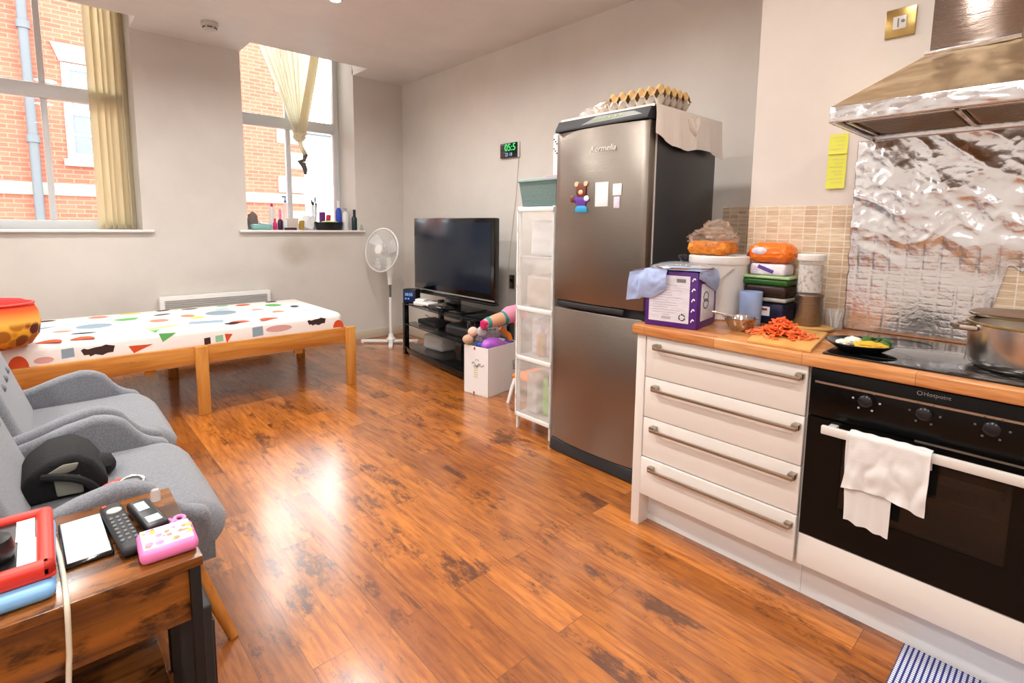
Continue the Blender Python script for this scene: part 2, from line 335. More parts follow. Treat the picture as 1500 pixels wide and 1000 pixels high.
 knobgrey=mat('knob_dark', (40, 40, 44), .25, .5), offwhite=mat('off_white_handle', (214, 210, 204), .3),
 chimney=mat('chimney_steel', (150, 138, 130), .2, 1.0, bump=(10, .35, (1, 1, 70))),
)
PRINT = [mat('print_%s' % n, c, .85) for n, c in [('rust', (206, 78, 34)), ('coral', (232, 138, 112)), ('slate', (138, 160, 176)), ('mint', (142, 196, 164)), ('green', (96, 180, 100)), ('brown', (58, 34, 30)), ('yellow', (226, 214, 84)), ('sky', (178, 208, 222)), ('mauve', (210, 160, 158)), ('ink', (50, 56, 72))]]

# ------------------------------------------------------------------ mesh helpers
def world_of(o):
    m = Matrix.Identity(4)
    while o is not None:
        m = o.matrix_basis @ m; o = o.parent
    return m

def tag(o, label=None, cat=None, group=None, kind=None):
    if label: o['label'] = label
    if cat: o['category'] = cat
    if group: o['group'] = group
    if kind: o['kind'] = kind
    return o

def thing(name, label, cat, loc, rz=0, group=None, kind=None):
    o = bpy.data.objects.new(name, None); COL.objects.link(o); o.empty_display_size = .05
    o.location = loc; o.rotation_euler = (0, 0, rz)
    return tag(o, label, cat, group, kind)

class B:
    def __init__(self): self.bm = bmesh.new(); self.T = Matrix.Identity(4)
    def _merge(self, b2, mi=0, M=None):
        for f in b2.faces: f.material_index = mi
        b2.transform(self.T @ M if M is not None else self.T)
        me = bpy.data.meshes.new('t'); b2.to_mesh(me); b2.free(); self.bm.from_mesh(me); bpy.data.meshes.remove(me); return self
    def box(self, x0, x1, y0, y1, z0, z1, bev=0, seg=2, mi=0, M=None):
        b = bmesh.new(); bmesh.ops.create_cube(b, size=1)
        for v in b.verts: v.co = Vector((x0 + (v.co.x + .5) * (x1 - x0), y0 + (v.co.y + .5) * (y1 - y0), z0 + (v.co.z + .5) * (z1 - z0)))
        if bev: bmesh.ops.bevel(b, geom=b.edges[:], offset=min(bev, .49 * min(abs(x1 - x0), abs(y1 - y0), abs(z1 - z0))), segments=seg, profile=.5, affect='EDGES', clamp_overlap=True)
        return self._merge(b, mi, M)
    def prism(self, pts, axis, a0, a1, bev=0, seg=2, mi=0, M=None):
        """pts in the plane of the other two axes (in xyz order), extruded along axis"""
        b = bmesh.new()
        def P(p, a): return {'x': (a, p[0], p[1]), 'y': (p[0], a, p[1]), 'z': (p[0], p[1], a)}[axis]
        v0 = [b.verts.new(P(p, a0)) for p in pts]; v1 = [b.verts.new(P(p, a1)) for p in pts]; n = len(pts)
        b.faces.new(v0); b.faces.new(v1[::-1])
        for i in range(n): b.faces.new((v0[i], v1[i], v1[(i + 1) % n], v0[(i + 1) % n]))
        bmesh.ops.recalc_face_normals(b, faces=b.faces[:])
        if bev: bmesh.ops.bevel(b, geom=[e for e in b.edges if len(e.link_faces) == 2 and e.calc_face_angle(0) > .5], offset=bev, segments=seg, profile=.5, affect='EDGES', clamp_overlap=True)
        return self._merge(b, mi, M)
    def lathe(self, prof, c=(0, 0, 0), n=32, mi=0, M=None, sy=1.0):
        b = bmesh.new(); rings = []
        for r, z in prof:
            if r < 1e-6: rings.append([b.verts.new((c[0], c[1], c[2] + z))])
            else: rings.append([b.verts.new((c[0] + r * math.cos(2 * PI * k / n), c[1] + sy * r * math.sin(2 * PI * k / n), c[2] + z)) for k in range(n)])
        for a, d in zip(rings, rings[1:]):
            for k in range(n):
                q = [a[k % len(a)], a[(k + 1) % len(a)], d[(k + 1) % len(d)], d[k % len(d)]]
                u = []
                for v in q:
                    if v not in u: u.append(v)
                if len(u) > 2:
                    try: b.faces.new(u)
                    except ValueError: pass
        bmesh.ops.recalc_face_normals(b, faces=b.faces[:])
        return self._merge(b, mi, M)
    def cyl(self, p0, p1, r0, r1=None, n=16, mi=0):
        r1 = r0 if r1 is None else r1
        p0 = Vector(p0); p1 = Vector(p1); d = p1 - p0
        M = Matrix.Translation(p0) @ d.to_track_quat('Z', 'Y').to_matrix().to_4x4()
        return self.lathe([(0, 0), (r0, 0), (r1, d.length), (0, d.length)], n=n, mi=mi, M=M)
    def tube(self, pts, r, n=8, closed=False, mi=0):
        pts = [Vector(p) for p in pts]; b = bmesh.new(); rings = []; N_ = len(pts)
        rr = r if isinstance(r, (list, tuple)) else [r] * N_
        s_ = None
        for i, p in enumerate(pts):
            t = (pts[(i + 1) % N_] - pts[i - 1]) if closed else (pts[min(i + 1, N_ - 1)] - pts[max(i - 1, 0)])
            t.normalize()
            if s_ is None:
                s_ = t.cross(Vector((0, 0, 1)))
                if s_.length < .05: s_ = t.cross(Vector((0, 1, 0)))
            s_ = s_ - t * s_.dot(t)
            if s_.length < 1e-4: s_ = t.orthogonal()
            s_.normalize(); w = s_.cross(t)
            rings.append([b.verts.new(p + rr[i] * (s_ * math.cos(2 * PI * k / n) + w * math.sin(2 * PI * k / n))) for k in range(n)])
        for i in range(N_ if closed else N_ - 1):
            a = rings[i]; d = rings[(i + 1) % N_]
            for k in range(n): b.faces.new((a[k], a[(k + 1) % n], d[(k + 1) % n], d[k]))
        if not closed: b.faces.new(rings[0][::-1]); b.faces.new(rings[-1])
        bmesh.ops.recalc_face_normals(b, faces=b.faces[:])
        return self._merge(b, mi)
    def grid(self, f, nu, nv, thick=0, mi=0):
        b = bmesh.new()
        V = [[b.verts.new(f(i / nu, j / nv)) for j in range(nv + 1)] for i in range(nu + 1)]
        for i in range(nu):
            for j in range(nv): b.faces.new((V[i][j], V[i + 1][j], V[i + 1][j + 1], V[i][j + 1]))
        if thick:
            bmesh.ops.recalc_face_normals(b, faces=b.faces[:])
            bmesh.ops.solidify(b, geom=b.faces[:], thickness=thick)
        return self._merge(b, mi)
    def blob(self, c, rad, amp=0, fr=6, sub=4, mi=0, rot=None, flat=None, seed=0):
        b = bmesh.new(); bmesh.ops.create_icosphere(b, subdivisions=sub, radius=1)
        for v in b.verts:
            d = v.co.normalized(); k = 1 + amp * noise.noise(d * fr + Vector((seed * 3.1, seed * 1.7, seed)))
            v.co = Vector((d.x * rad[0], d.y * rad[1], d.z * rad[2])) * k
            if flat is not None and v.co.z < flat: v.co.z = flat
        M = Matrix.Translation(c)
        if rot: M = M @ Euler(rot).to_matrix().to_4x4()
        return self._merge(b, mi, M)
    def rbox(self, c, size, r, rot=None, mi=0, seg=3, amp=0, fr=8):
        b = bmesh.new(); bmesh.ops.create_cube(b, size=1)
        for v in b.verts: v.co = Vector((v.co.x * size[0], v.co.y * size[1], v.co.z * size[2]))
        bmesh.ops.bevel(b, geom=b.edges[:], offset=min(r, .49 * min(size)), segments=seg, profile=.5, affect='EDGES')
        if amp:
            bmesh.ops.subdivide_edges(b, edges=[e for e in b.edges if e.calc_length() > .02], cuts=5, use_grid_fill=True)
            for v in b.verts: v.co += Vector((noise.noise(v.co * fr * 10), noise.noise(v.co * fr * 10 + Vector((9, 0, 0))), noise.noise(v.co * fr * 10 + Vector((0, 9, 0))))) * amp
        M = Matrix.Translation(c)
        if rot: M = M @ Euler(rot).to_matrix().to_4x4()
        return self._merge(b, mi, M)
    def build(self, name, m, parent=None, local=False, label=None, cat=None, group=None, kind=None, smooth=True, ang=40):
        me = bpy.data.meshes.new(name)
        o = bpy.data.objects.new(name, me); COL.objects.link(o)
        if parent is not None:
            if not local: self.bm.transform(world_of(parent).inverted())
            o.parent = parent
        elif not local and self.bm.verts:
            xs = [v.co for v in self.bm.verts]
            c = Vector(((min(v.x for v in xs) + max(v.x for v in xs)) / 2, (min(v.y for v in xs) + max(v.y for v in xs)) / 2, min(v.z for v in xs)))
            self.bm.transform(Matrix.Translation(-c)); o.location = c
        self.bm.to_mesh(me); self.bm.free()
        for x in (m if isinstance(m, (list, tuple)) else [m]): me.materials.append(x)
        if smooth:
            for p in me.polygons: p.use_smooth = True
            me.set_sharp_from_angle(angle=R(ang))
        return tag(o, label, cat, group, kind)

def struct(name, b, m, parent=None, **k):
    """setting pieces stay at the world origin so that wall marks keep their place"""
    return b.build(name, m, parent, local=parent is None, kind='structure' if parent is None else None, **k)

def text(name, body, size, loc, right, up, m, parent, extr=.0006, shear=0.0, align='LEFT'):
    cu = bpy.data.curves.new('t', 'FONT'); cu.body = body; cu.size = size; cu.extrude = extr; cu.shear = shear; cu.align_x = align; cu.resolution_u = 3
    to = bpy.data.objects.new('t', cu); COL.objects.link(to)
    bpy.context.view_layer.update()
    me = bpy.data.meshes.new_from_object(to.evaluated_get(bpy.context.evaluated_depsgraph_get()))
    bpy.data.objects.remove(to); bpy.data.curves.remove(cu)
    r = Vector(right).normalized(); u = Vector(up).normalized(); n = r.cross(u)
    M = Matrix((r, u, n)).transposed().to_4x4(); M.translation = Vector(loc)
    if parent is not None: M = world_of(parent).inverted() @ M
    me.transform(M); me.name = name
    o = bpy.data.objects.new(name, me); COL.objects.link(o); me.materials.clear(); me.materials.append(m)
    if parent is not None: o.parent = parent
    return o

def bez(p0, p1, p2, p3, n=12):
    p0, p1, p2, p3 = map(Vector, (p0, p1, p2, p3))
    return [p0 * (1 - t) ** 3 + p1 * 3 * t * (1 - t) ** 2 + p2 * 3 * t * t * (1 - t) + p3 * t ** 3 for t in [i / n for i in range(n + 1)]]

# ------------------------------------------------------------------ camera
def set_camera():
    f, cy = 766.1, 420.2
    y, p, r = R(42.2), R(6.68), R(.64)
    fwd = Vector((math.sin(y) * math.cos(p), math.cos(y) * math.cos(p), -math.sin(p)))
    rt = Vector((math.cos(y), -math.sin(y), 0)); up = rt.cross(fwd)
    x = rt * math.cos(r) + up * math.sin(r); u = -rt * math.sin(r) + up * math.cos(r)
    cam = bpy.data.cameras.new('camera'); cam.sensor_width = 36; cam.lens = f / 1500 * 36
    cam.shift_y = -(500 - cy) / 1500; cam.clip_start = .02
    o = bpy.data.objects.new('camera', cam); COL.objects.link(o)
    M = Matrix((x, u, -fwd)).transposed().to_4x4(); M.translation = (0, 0, 1.32)
    o.matrix_world = M; S.camera = o
set_camera()

# ------------------------------------------------------------------ the room
XR, XK, YS, YW, ZC = 3.27, 2.51, 1.10, 5.55, 2.92     # right wall, kitchen wall, step, window wall, ceiling
XL, YB, ZT = -1.9, -2.3, 3.5
W1, W2, ZS = (-.45, .69), (1.535, 2.665), 1.228        # the two window openings and their sill height

struct('floor', B().box(XL - .2, XR + .2, YB - .2, YW + .1, -.1, 0), MT['floor'], smooth=False)
b = B()
b.box(XL - .2, XR + .3, YB - .2, 5.21, ZC, ZC + .06)
for x0, x1 in ((XL - .2, W1[0]), (W1[1], W2[0]), (W2[1], XR + .3)): b.box(x0, x1, 5.21, YW + .02, ZC, ZC + .06)
for w in (W1, W2):                                        # light wells above the two windows
    b.box(w[0], w[1], 5.17, 5.21, ZC + .06, ZT + .04)
    b.box(w[0] - .04, w[0], 5.17, YW, ZC + .06, ZT + .04); b.box(w[1], w[1] + .04, 5.17, YW, ZC + .06, ZT + .04)
    b.box(w[0] - .04, w[1] + .04, 5.17, 6.08, ZT + .04, ZT + .08)
struct('ceiling', b, MT['ceil'], smooth=False)
b = B()
y0, y1 = YW, 6.05
b.box(XL - .2, W1[0], y0, y1, 0, ZT + .04); b.box(W1[1], W2[0], y0, y1, 0, ZT + .04); b.box(W2[1], XR + .3, y0, y1, 0, ZT + .04)
for w in (W1, W2): b.box(w[0], w[1], y0, y1, 0, ZS)
struct('wall_window', b, MT['wallw'], smooth=False)
struct('wall_right', B().box(XR, XR + .2, YS, YW, 0, ZC), MT['wallr'], smooth=False)
struct('wall_kitchen', B().box(XK, XR + .2, YB, YS, 0, ZC), MT['wallk'], smooth=False)
struct('wall_left', B().box(XL - .2, XL, YB, YW, 0, ZC), MT['wallw'], smooth=False)
struct('wall_behind', B().box(XL - .2, XR + .2, YB - .2, YB, 0, ZC), MT['wallw'], smooth=False)
struct('baseboard_window', B().box(XL, XR, YW - .018, YW, 0, .105, .006), MT['base'])
struct('baseboard_right', B().box(XR - .018, XR, 2.1, YW - .018, 0, .105, .006), MT['base'])
struct('trim_1', B().box(W1[0], W1[1] + .08, 5.50, 5.95, ZS - .0, ZS + .022, .006), MT['white'])
struct('trim_2', B().box(W2[0] - .08, W2[1] + .09, 5.50, 5.95, ZS - .0, ZS + .022, .006), MT['white'])
struct('trim_3', B().box(XK - .008, XK, -.9, YS + .0, .905, 1.42, .002), MT['tile'], smooth=False)
struct('trim_4', B().box(XR - .008, XR, 1.2, 1.60, .6, 1.452, .002), MT['tile'], smooth=False)

def window(n, x0, x1):
    t = thing('window_%d' % n, None, None, ((x0 + x1) / 2, 5.98, ZS + .022), kind='structure')
    yf, yb = 5.94, 6.02; z0, z1 = ZS + .022, ZT + .03; fw = .062; xm = (x0 + x1) / 2
    b = B().box(x0, x0 + fw, yf, yb, z0, z1, .006); b.box(x1 - fw, x1, yf, yb, z0, z1, .006)
    b.box(x0 + fw, x1 - fw, yf, yb, z0, z0 + .075, .006); b.box(x0 + fw, x1 - fw, yf, yb, z1 - .07, z1, .006)
    b.build('window_frame', MT['upvc'], t)
    B().box(x0 + fw, x1 - fw, yf - .012, yb, 2.33, 2.445, .008).build('transom', MT['upvc'], t)
    B().box(xm - .022, xm + .022, yf + .02, yb, z0 + .075, 2.33, .004).build('mullion', MT['upvc'], t)
    B().box(xm - .022, xm + .022, yf + .02, yb, 2.445, z1 - .07, .004).build('mullion', MT['upvc'], t)
    for a0, a1 in ((x0 + fw, xm - .022), (xm + .022, x1 - fw)):
        for c0, c1 in ((z0 + .075, 2.33), (2.445, z1 - .07)):
            B().box(a0, a1, 5.985, 5.99, c0, c1).build('window_pane', MT['glass'], t, smooth=False)
window(1, *W1); window(2, *W2)

# ------------------------------------------------------------------ outside
YF = 12.0
t = thing('brick_building', 'red brick building with pale stone trim seen across the street', 'building', (1.0, YF, -3.5))
B().box(-8, 4.55, YF, YF + .4, -3.5, 5.02).build('brick_wall', MT['brick'], t, smooth=False)
B().box(-8, 4.60, YF - .05, YF, 1.75, 1.96, .01).build('stone_band', MT['stone'], t)
for k in range(13):
    z = -1.95 + k * .53 + (.0 if k < 7 else .22)
    if abs(z - 1.7) < .2: continue
    B().box(3.98 if k % 2 else 4.2, 4.6, YF - .03, YF + .1, z, z + .36, .02).build('quoin_stone', MT['stone'], t)
for x0, z0 in ((.5, 2.38), (-2.4, 2.38)):
    w = 1.0; h = 1.6
    f = B()
    f.box(x0, x0 + .1, YF - .03, YF + .02, z0, z0 + h); f.box(x0 + w - .1, x0 + w, YF - .03, YF + .02, z0, z0 + h)
    for dz in (0, h / 2 - .05, h - .1): f.box(x0 + .1, x0 + w - .1, YF - .03, YF + .02, z0 + dz, z0 + dz + .1)
    for i in (1, 2): f.box(x0 + .1 + i * .267 - .015, x0 + .1 + i * .267 + .015, YF - .02, YF + .015, z0 + .1, z0 + h - .1)
    for dz in (.42, 1.18): f.box(x0 + .1, x0 + w - .1, YF - .02, YF + .015, z0 + dz - .015, z0 + dz + .015)
    fo = f.build('sash_window', MT['sash'], t, smooth=False)
    B().box(x0 + .1, x0 + w - .1, YF - .012, YF + .01, z0 + .1, z0 + h - .1).build('pane', MT['darkglass'], fo, smooth=False)
    B().prism([(x0 - .02, z0 + h + .02), (x0 + w + .02, z0 + h + .02), (x0 + w + .12, z0 + h + .32), (x0 - .12, z0 + h + .32)], 'y', YF - .04, YF, .01).build('stone_lintel', MT['stone'], t)
    B().box(x0 - .06, x0 + w + .06, YF - .1, YF, z0 - .12, z0, .01).build('stone_sill', MT['stone'], t)
for x, r in ((.07, .065),):
    b = B().cyl((x, YF - .1, -3.5), (x, YF - .1, 5.0), r, n=14)
    for z in (-1, .8, 2.6, 4.4): b.cyl((x, YF - .1, z), (x, YF - .1, z + .12), r * 1.35, n=14)
    b.build('drainpipe', MT['pipe'], t)
t = thing('rendered_house', 'pale rendered house further down the street beyond the brick building', 'house', (9, 20, -3.5))
B().box(5.2, 16, 20, 24, -3.5, 4.6).build('house_wall', MT['render'], t, smooth=False)
B().prism([(4.9, 4.6), (16.3, 4.6), (16.3, 4.9), (4.9, 4.9)], 'y', 19.7, 24.3).build('eaves', MT['pipe'], t, smooth=False)
B().box(-20, 30, 6.3, 40, -3.7, -3.5).build('street', MT['paver'], None, True, kind='structure', smooth=False)

# ------------------------------------------------------------------ blinds
t = thing('vertical_blind', 'cream vertical blind drawn aside at the left-hand window', 'blind', (.57, 5.90, ZS + .03))
B().box(W1[0] + .02, W1[1] - .02, 5.87, 5.92, 3.40, 3.44, .005).build('headrail', MT['white'], t)
for k in range(6):
    x = .445 + k * .046
    M = Matrix.Translation((x, 5.895, 0)) @ Matrix.Rotation(R(34 + (k % 3) * 10), 4, 'Z')
    b = B(); b.T = M
    b.grid(lambda u, v: Vector(((u - .5) * .085, .006 * math.sin(u * PI), 1.262 + v * 2.14)), 6, 2, .0012)
    b.box(-.04, .04, -.003, .003, 1.256, 1.285)
    b.build('blind_slat', MT['slat'], t)
B().tube([(.648, 5.86, 3.4), (.65, 5.862, 2.2), (.655, 5.862, 1.36)], .003, 6).build('pull_cord', MT['cable'], t)

t = thing('knotted_blind', 'sheer cream blind strips gathered in a knot at the right-hand window', 'blind', (2.176, 5.86, 1.86))
B().box(W2[0] + .02, W2[1] - .02, 5.84, 5.88, 3.40, 3.44, .005).build('headrail', MT['white'], t)
KN = Vector((2.176, 5.85, 2.27))
def strip(xt, w, kx, sag, ph):
    b = B()
    def f(u, v):
        s = v; e = s * s * (3 - 2 * s)
        x = xt + (kx - xt) * (s * .8 + e * .2); z = 3.40 + (KN.z - 3.40) * s
        ww = w * (1 - .72 * s)
        return Vector((x + (u - .5) * ww, 5.855 + .028 * math.sin(u * PI * 2 + ph) * (1 - .5 * s) - sag * math.sin(s * PI) * .05, z))
    b.grid(f, 6, 22, .0012)
    b.build('blind_strip', MT['slat2'], t)
for k in range(9): strip(1.74 + k * .083, .085, 2.13 + k * .011, .4 - k * .03, k * 1.3)
b = B()
b.grid(lambda u, v: Vector((2.50 + .0 * v + (u - .5) * .07 - .10 * v * v, 5.86 + .02 * math.sin(v * 3), 3.40 - .62 * v)), 3, 14, .0012); b.build('loose_strip', MT['slat2'], t)
b = B(); b.grid(lambda u, v: Vector((2.42 + (u - .5) * .10 - (.22 * v), 5.83 - .02 * math.sin(v * PI), 3.40 - 1.1 * v)), 4, 16, .0015); b.build('blind_strip', MT['slat'], t)
b = B().blob(KN + Vector((0, -.01, -.02)), (.062, .05, .055), .35, 4, 4); b.tube([KN + Vector((-.06, -.04, 0)), KN + Vector((-.01, -.07, -.03)), KN + Vector((.05, -.05, .01)), KN + Vector((.07, 0, .02))], .018, 8); b.build('knot', MT['slat'], t)
B().tube([KN + Vector((0, 0, -.05)), KN + Vector((.02, -.01, -.13)), KN + Vector((.055, -.01, -.2)), KN + Vector((.05, 0, -.25))], [.022, .02, .024, .012], 8).build('strip_tail', MT['slat'], t)
B().tube([KN + Vector((.04, -.005, -.16)), KN + Vector((.062, -.01, -.21)), KN + Vector((.04, -.01, -.27)), KN + Vector((-.01, -.01, -.285)), KN + Vector((.03, -.01, -.31)), KN + Vector((.05, -.01, -.36)), KN + Vector((.055, -.005, -.42))], [.012, .026, .018, .022, .03, .026, .014], 8).build('strip_tail', MT['tail'], t)

# ------------------------------------------------------------------ ceiling fittings
def downlight(x, y, label=None, group='recessed downlights in the ceiling'):
    t = thing('downlight', label or 'small recessed downlight in the ceiling behind the photographer', 'downlight', (x, y, ZC - .012), group=group)
    B().lathe([(.036, .0), (.05, 0), (.052, .006), (.05, .012), (.036, .012), (.036, .0)], (x, y, ZC - .012), 28).build('trim_ring', MT['silver'], t)
    B().lathe([(0, .006), (.036, .006), (.036, .012), (0, .012)], (x, y, ZC - .012), 24).build('lamp_lens', MT['lens'], t)
t0 = downlight(1.706, 3.80, 'lit recessed downlight at the top edge of the ceiling', None)
t = thing('smoke_alarm', 'white round smoke alarm on the ceiling between the windows', 'smoke alarm', (1.154, 4.944, ZC - .062))
B().lathe([(0, .062), (.062, .062), (.064, .04), (.06, .034), (.0, .034)], (1.154, 4.944, ZC - .062), 32).build('base_plate', MT['alarm'], t)
B().lathe([(0, .036), (.046, .036), (.05, .022), (.048, .008), (.036, 0), (0, 0)], (1.154, 4.944, ZC - .062), 32).build('sensor_head', MT['alarm'], t)
b = B()
for k in range(6):
    a = k * PI / 3 + .3; M = Matrix.Translation((1.154, 4.944, ZC - .048)) @ Matrix.Rotation(a, 4, 'Z'); b.box(.040, .0505, -.018, .018, 0, .009, M=M)
b.build('vent_slot', MT['ink'], t)

# ------------------------------------------------------------------ radiator on the window wall
t = thing('panel_heater', 'low white panel heater on the wall behind the bed', 'heater', (1.23, 5.5, .18))
B().box(.763, 1.695, 5.46, 5.53, .106, .658, .008).build('casing', MT['plastic'], t)
b = B()
for k in range(18): b.box(.80, 1.66, 5.452, 5.464, .30 + k * .0185, .30 + k * .0185 + .008)
b.build('grille', MT['fascia'], t)
for x in (.85, 1.55): B().box(x, x + .05, 5.53, 5.5495, .3, .5).build('wall_bracket', MT['plastic'], t)

# ------------------------------------------------------------------ bed and mattress
BX0, BX1, BY0, BY1 = -.24, 1.86, 4.03, 5.12
t = thing('bed_frame', 'low orange pine slatted bed frame under the windows', 'bed', ((BX0 + BX1) / 2, (BY0 + BY1) / 2, 0))
for n, y in (('side_rail', BY0), ('side_rail', BY1 - .03)): B().box(BX0 + .04, BX1 - .04, y, y + .03, .355, .478, .005).build(n, MT['pine'], t)
for x in (BX0, BX1 - .03): B().box(x, x + .03, BY0 + .05, BY1 - .05, .355, .478, .005).build('end_rail', wood_mat('orange_pine_end', (176, 108, 40), (206, 142, 66), 'y', 5, .4), t)
for x in (BX0 - .02, .742, BX1 - .045):
    for y in (BY0 - .035, BY1):
        w = .076
        B().box(x, x + w, y, y + .035, 0, .485 if abs(x - .742) > .01 else .478, .004).build('leg', MT['pinez'], t)
for k in range(14):
    x = BX0 + .1 + k * .14; B().box(x, x + .07, BY0 + .03, BY1 - .03, .378, .396).build('slat', MT['pine'], t)
for y in (4.35, 4.75): B().box(BX0 + .03, BX1 - .03, y, y + .04, .335, .378).build('slat_bearer', MT['pine'], t)
for x in (.46, 1.42): B().box(x, x + .06, BY0 + .03, BY0 + .06, .315, .37).build('slat_bearer', MT['pinez'], t)
B().box(BX0 + .04, BX1 - .05, BY0 + .032, BY0 + .05, .343, .356).build('ledge', MT['white'], t)

def mattress():
    b = B(); x0, x1, y0, y1, z0, z1 = BX0 + .03, BX1 - .045, BY0 + .032, BY1 - .035, .397, .602
    b.box(x0, x1, y0, y1, z0, z1, .045, 4)
    rnd = random.Random(11)
    def poly_top(kind, cx, cy, w, h, mi, rot=0):
        pts = shape(kind, w, h, rot); z = z1 + .0008
        vs = [b.bm.verts.new((cx + p[0], cy + p[1], z)) for p in pts]; f = b.bm.faces.new(vs); f.material_index = mi
        if f.normal.z < 0 or True:
            f.normal_update()
            if f.normal.z < 0: f.normal_flip()
    def poly_side(kind, cx, cz, w, h, mi, rot=0):
        pts = shape(kind, w, h, rot); y = y0 - .0008
        vs = [b.bm.verts.new((cx + p[0], y, cz + p[1])) for p in pts]; f = b.bm.faces.new(vs); f.material_index = mi
        f.normal_update()
        if f.normal.y > 0: f.normal_flip()
    def shape(kind, w, h, rot):
        if kind == 'oval': pts = [(w / 2 * math.cos(a), h / 2 * math.sin(a)) for a in [i * 2 * PI / 18 for i in range(18)]]
        elif kind == 'dome': pts = [(w / 2 * math.cos(a), -h / 2 + h * math.sin(a)) for a in [i * PI / 12 for i in range(13)]]
        elif kind == 'tri': pts = [(-w / 2, h / 2), (w / 2, h / 2 * .8), (-w * .3, -h / 2)]
        elif kind == 'brick': pts = [(-w / 2, -h / 2), (w / 2, -h * .42), (w * .46, h / 2), (-w * .5, h * .44)]
        elif kind == 'bear': pts = [(-.5 * w, .2 * h), (-.42 * w, -.3 * h), (-.28 * w, -.3 * h), (-.25 * w, -.48 * h), (-.1 * w, -.32 * h), (.1 * w, -.5 * h), (.25 * w, -.32 * h), (.42 * w, -.3 * h), (.48 * w, .3 * h), (.3 * w, .42 * h), (.22 * w, .5 * h), (.1 * w, .38 * h), (-.1 * w, .34 * h), (-.3 * w, .22 * h), (-.42 * w, .34 * h)]
        else: pts = [(w / 2 * math.cos(a) * (1 + .18 * math.sin(3 * a)), h / 2 * math.sin(a) * (1 + .2 * math.cos(2 * a))) for a in [i * 2 * PI / 16 for i in range(16)]]
        c, s = math.cos(rot), math.sin(rot)
        return [(p[0] * c - p[1] * s, p[0] * s + p[1] * c) for p in pts]
    # 1 rust 2 coral 3 slate 4 mint 5 green 6 brown 7 yellow 8 sky 9 mauve 10 ink
    side = [('bear', 1.60, .548, .15, .06, 6), ('dome', 1.775, .512, .09, .06, 1), ('oval', 1.31, .53, .19, .05, 9), ('brick', 1.16, .525, .075, .075, 3), ('tri', .965, .502, .05, .07, 1), ('brick', .905, .508, .05, .05, 4), ('brick', .83, .50, .04, .05, 6), ('tri', .60, .56, .10, .06, 5), ('tri', .45, .505, .13, .05, 1),
            ('bear', .235, .525, .17, .065, 6), ('oval', -.02, .505, .09, .04, 9), ('brick', .09, .53, .06, .06, 3), ('dome', -.13, .512, .09, .07, 1)]
    side = [(k, x, z, w, h, m_) for k, x, z, w, h, m_ in side]
    for k, x, z, w, h, m_ in side: poly_side(k, x, z, w, h, m_)
    tops = [('oval', 1.05, 4.62, .22, .24, 3), ('oval', .25, 4.55, .2, .2, 3), ('oval', 1.50, 4.78, .12, .16, 5), ('dome', 1.42, 4.42, .1, .1, 2), ('oval', 1.30, 4.95, .12, .1, 1), ('oval', 1.55, 5.0, .1, .07, 6), ('oval', 1.62, 4.6, .07, .12, 10), ('blobby', 1.66, 4.33, .16, .1, 8), ('oval', 1.72, 4.7, .1, .06, 7), ('dome', 1.05, 4.13, .14, .09, 1), ('dome', 1.25, 4.13, .14, .09, 1), ('dome', .02, 4.13, .12, .1, 1), ('dome', .17, 4.13, .12, .1, 1),
            ('brick', .87, 4.25, .22, .12, 3), ('brick', .60, 4.22, .2, .05, 7), ('oval', .82, 4.62, .09, .14, 2), ('oval', .86, 4.5, .1, .1, 7), ('tri', .55, 4.12, .09, .08, 5), ('oval', .68, 4.80, .12, .06, 10), ('blobby', .45, 4.72, .14, .14, 5), ('oval', .62, 4.52, .12, .14, 2), ('oval', .5, 5.0, .14, .07, 7), ('oval', .30, 4.95, .12, .1, 2), ('oval', .9, 4.98, .12, .06, 6), ('blobby', .35, 4.3, .12, .1, 8), ('oval', .18, 4.3, .13, .06, 10), ('oval', .08, 4.45, .1, .08, 2), ('oval', 1.2, 4.32, .14, .1, 8), ('oval', 1.0, 4.1, .1, .05, 10), ('brick', 1.1, 4.8, .1, .08, 8), ('oval', .72, 5.02, .1, .06, 6), ('oval', -.1, 4.8, .14, .14, 8), ('tri', .0, 4.65, .14, .1, 3), ('oval', -.1, 4.3, .16, .06, 7), ('oval', 0, 4.98, .12, .07, 6), ('oval', 1.15, 5.0, .09, .08, 4), ('dome', 1.32, 4.62, .1, .09, 9), ('oval', .42, 4.13, .09, .06, 8)]
    for k, x, y, w, h, m_ in tops:
        if x0 + .12 < x + w / 2 + .02 and x + w / 2 < x1 - .05 and x - w / 2 > x0 + .05: poly_top(k, x, y, w, h, m_, rnd.uniform(-.35, .35))
    return b.build('mattress', [MT['sheet']] + PRINT, None, label='mattress in a white fitted sheet printed with colourful shapes', cat='mattress')
mattress()

b = B().rbox((-.235, 4.02 - .27, .60), (.36, .30, .34), .075, None, 0, 5)
t = thing('floral_cushion', 'red and yellow flower-print cushion at the left edge behind the chairs', 'cushion', (-.2, 3.62, .42))
# a tall plump pillow standing on the far chair's back edge of the bed
b.bm.free()
b = B(); b.lathe([(0, .0), (.11, .0), (.165, .018), (.20, .07), (.21, .14), (.203, .205), (.182, .25), (.14, .272), (.07, .281), (0, .283)], (-.225, 4.06, .6035), 40, sy=.8)
b.build('cushion_cover', MT['cushion'], t)
B().tube([(-.225 + .184 * math.cos(a), 4.06 + .8 * .184 * math.sin(a), .6035 + .25) for a in [i * 2 * PI / 40 for i in range(40)]], .008, 8, True).build('piping', MT['red'], t)
t.location = (-.225, 4.06, .6035)
for ch in t.children: ch.data.transform(Matrix.Translation(Vector((-.2, 3.62, .42)) - Vector((-.225, 4.06, .6035))))

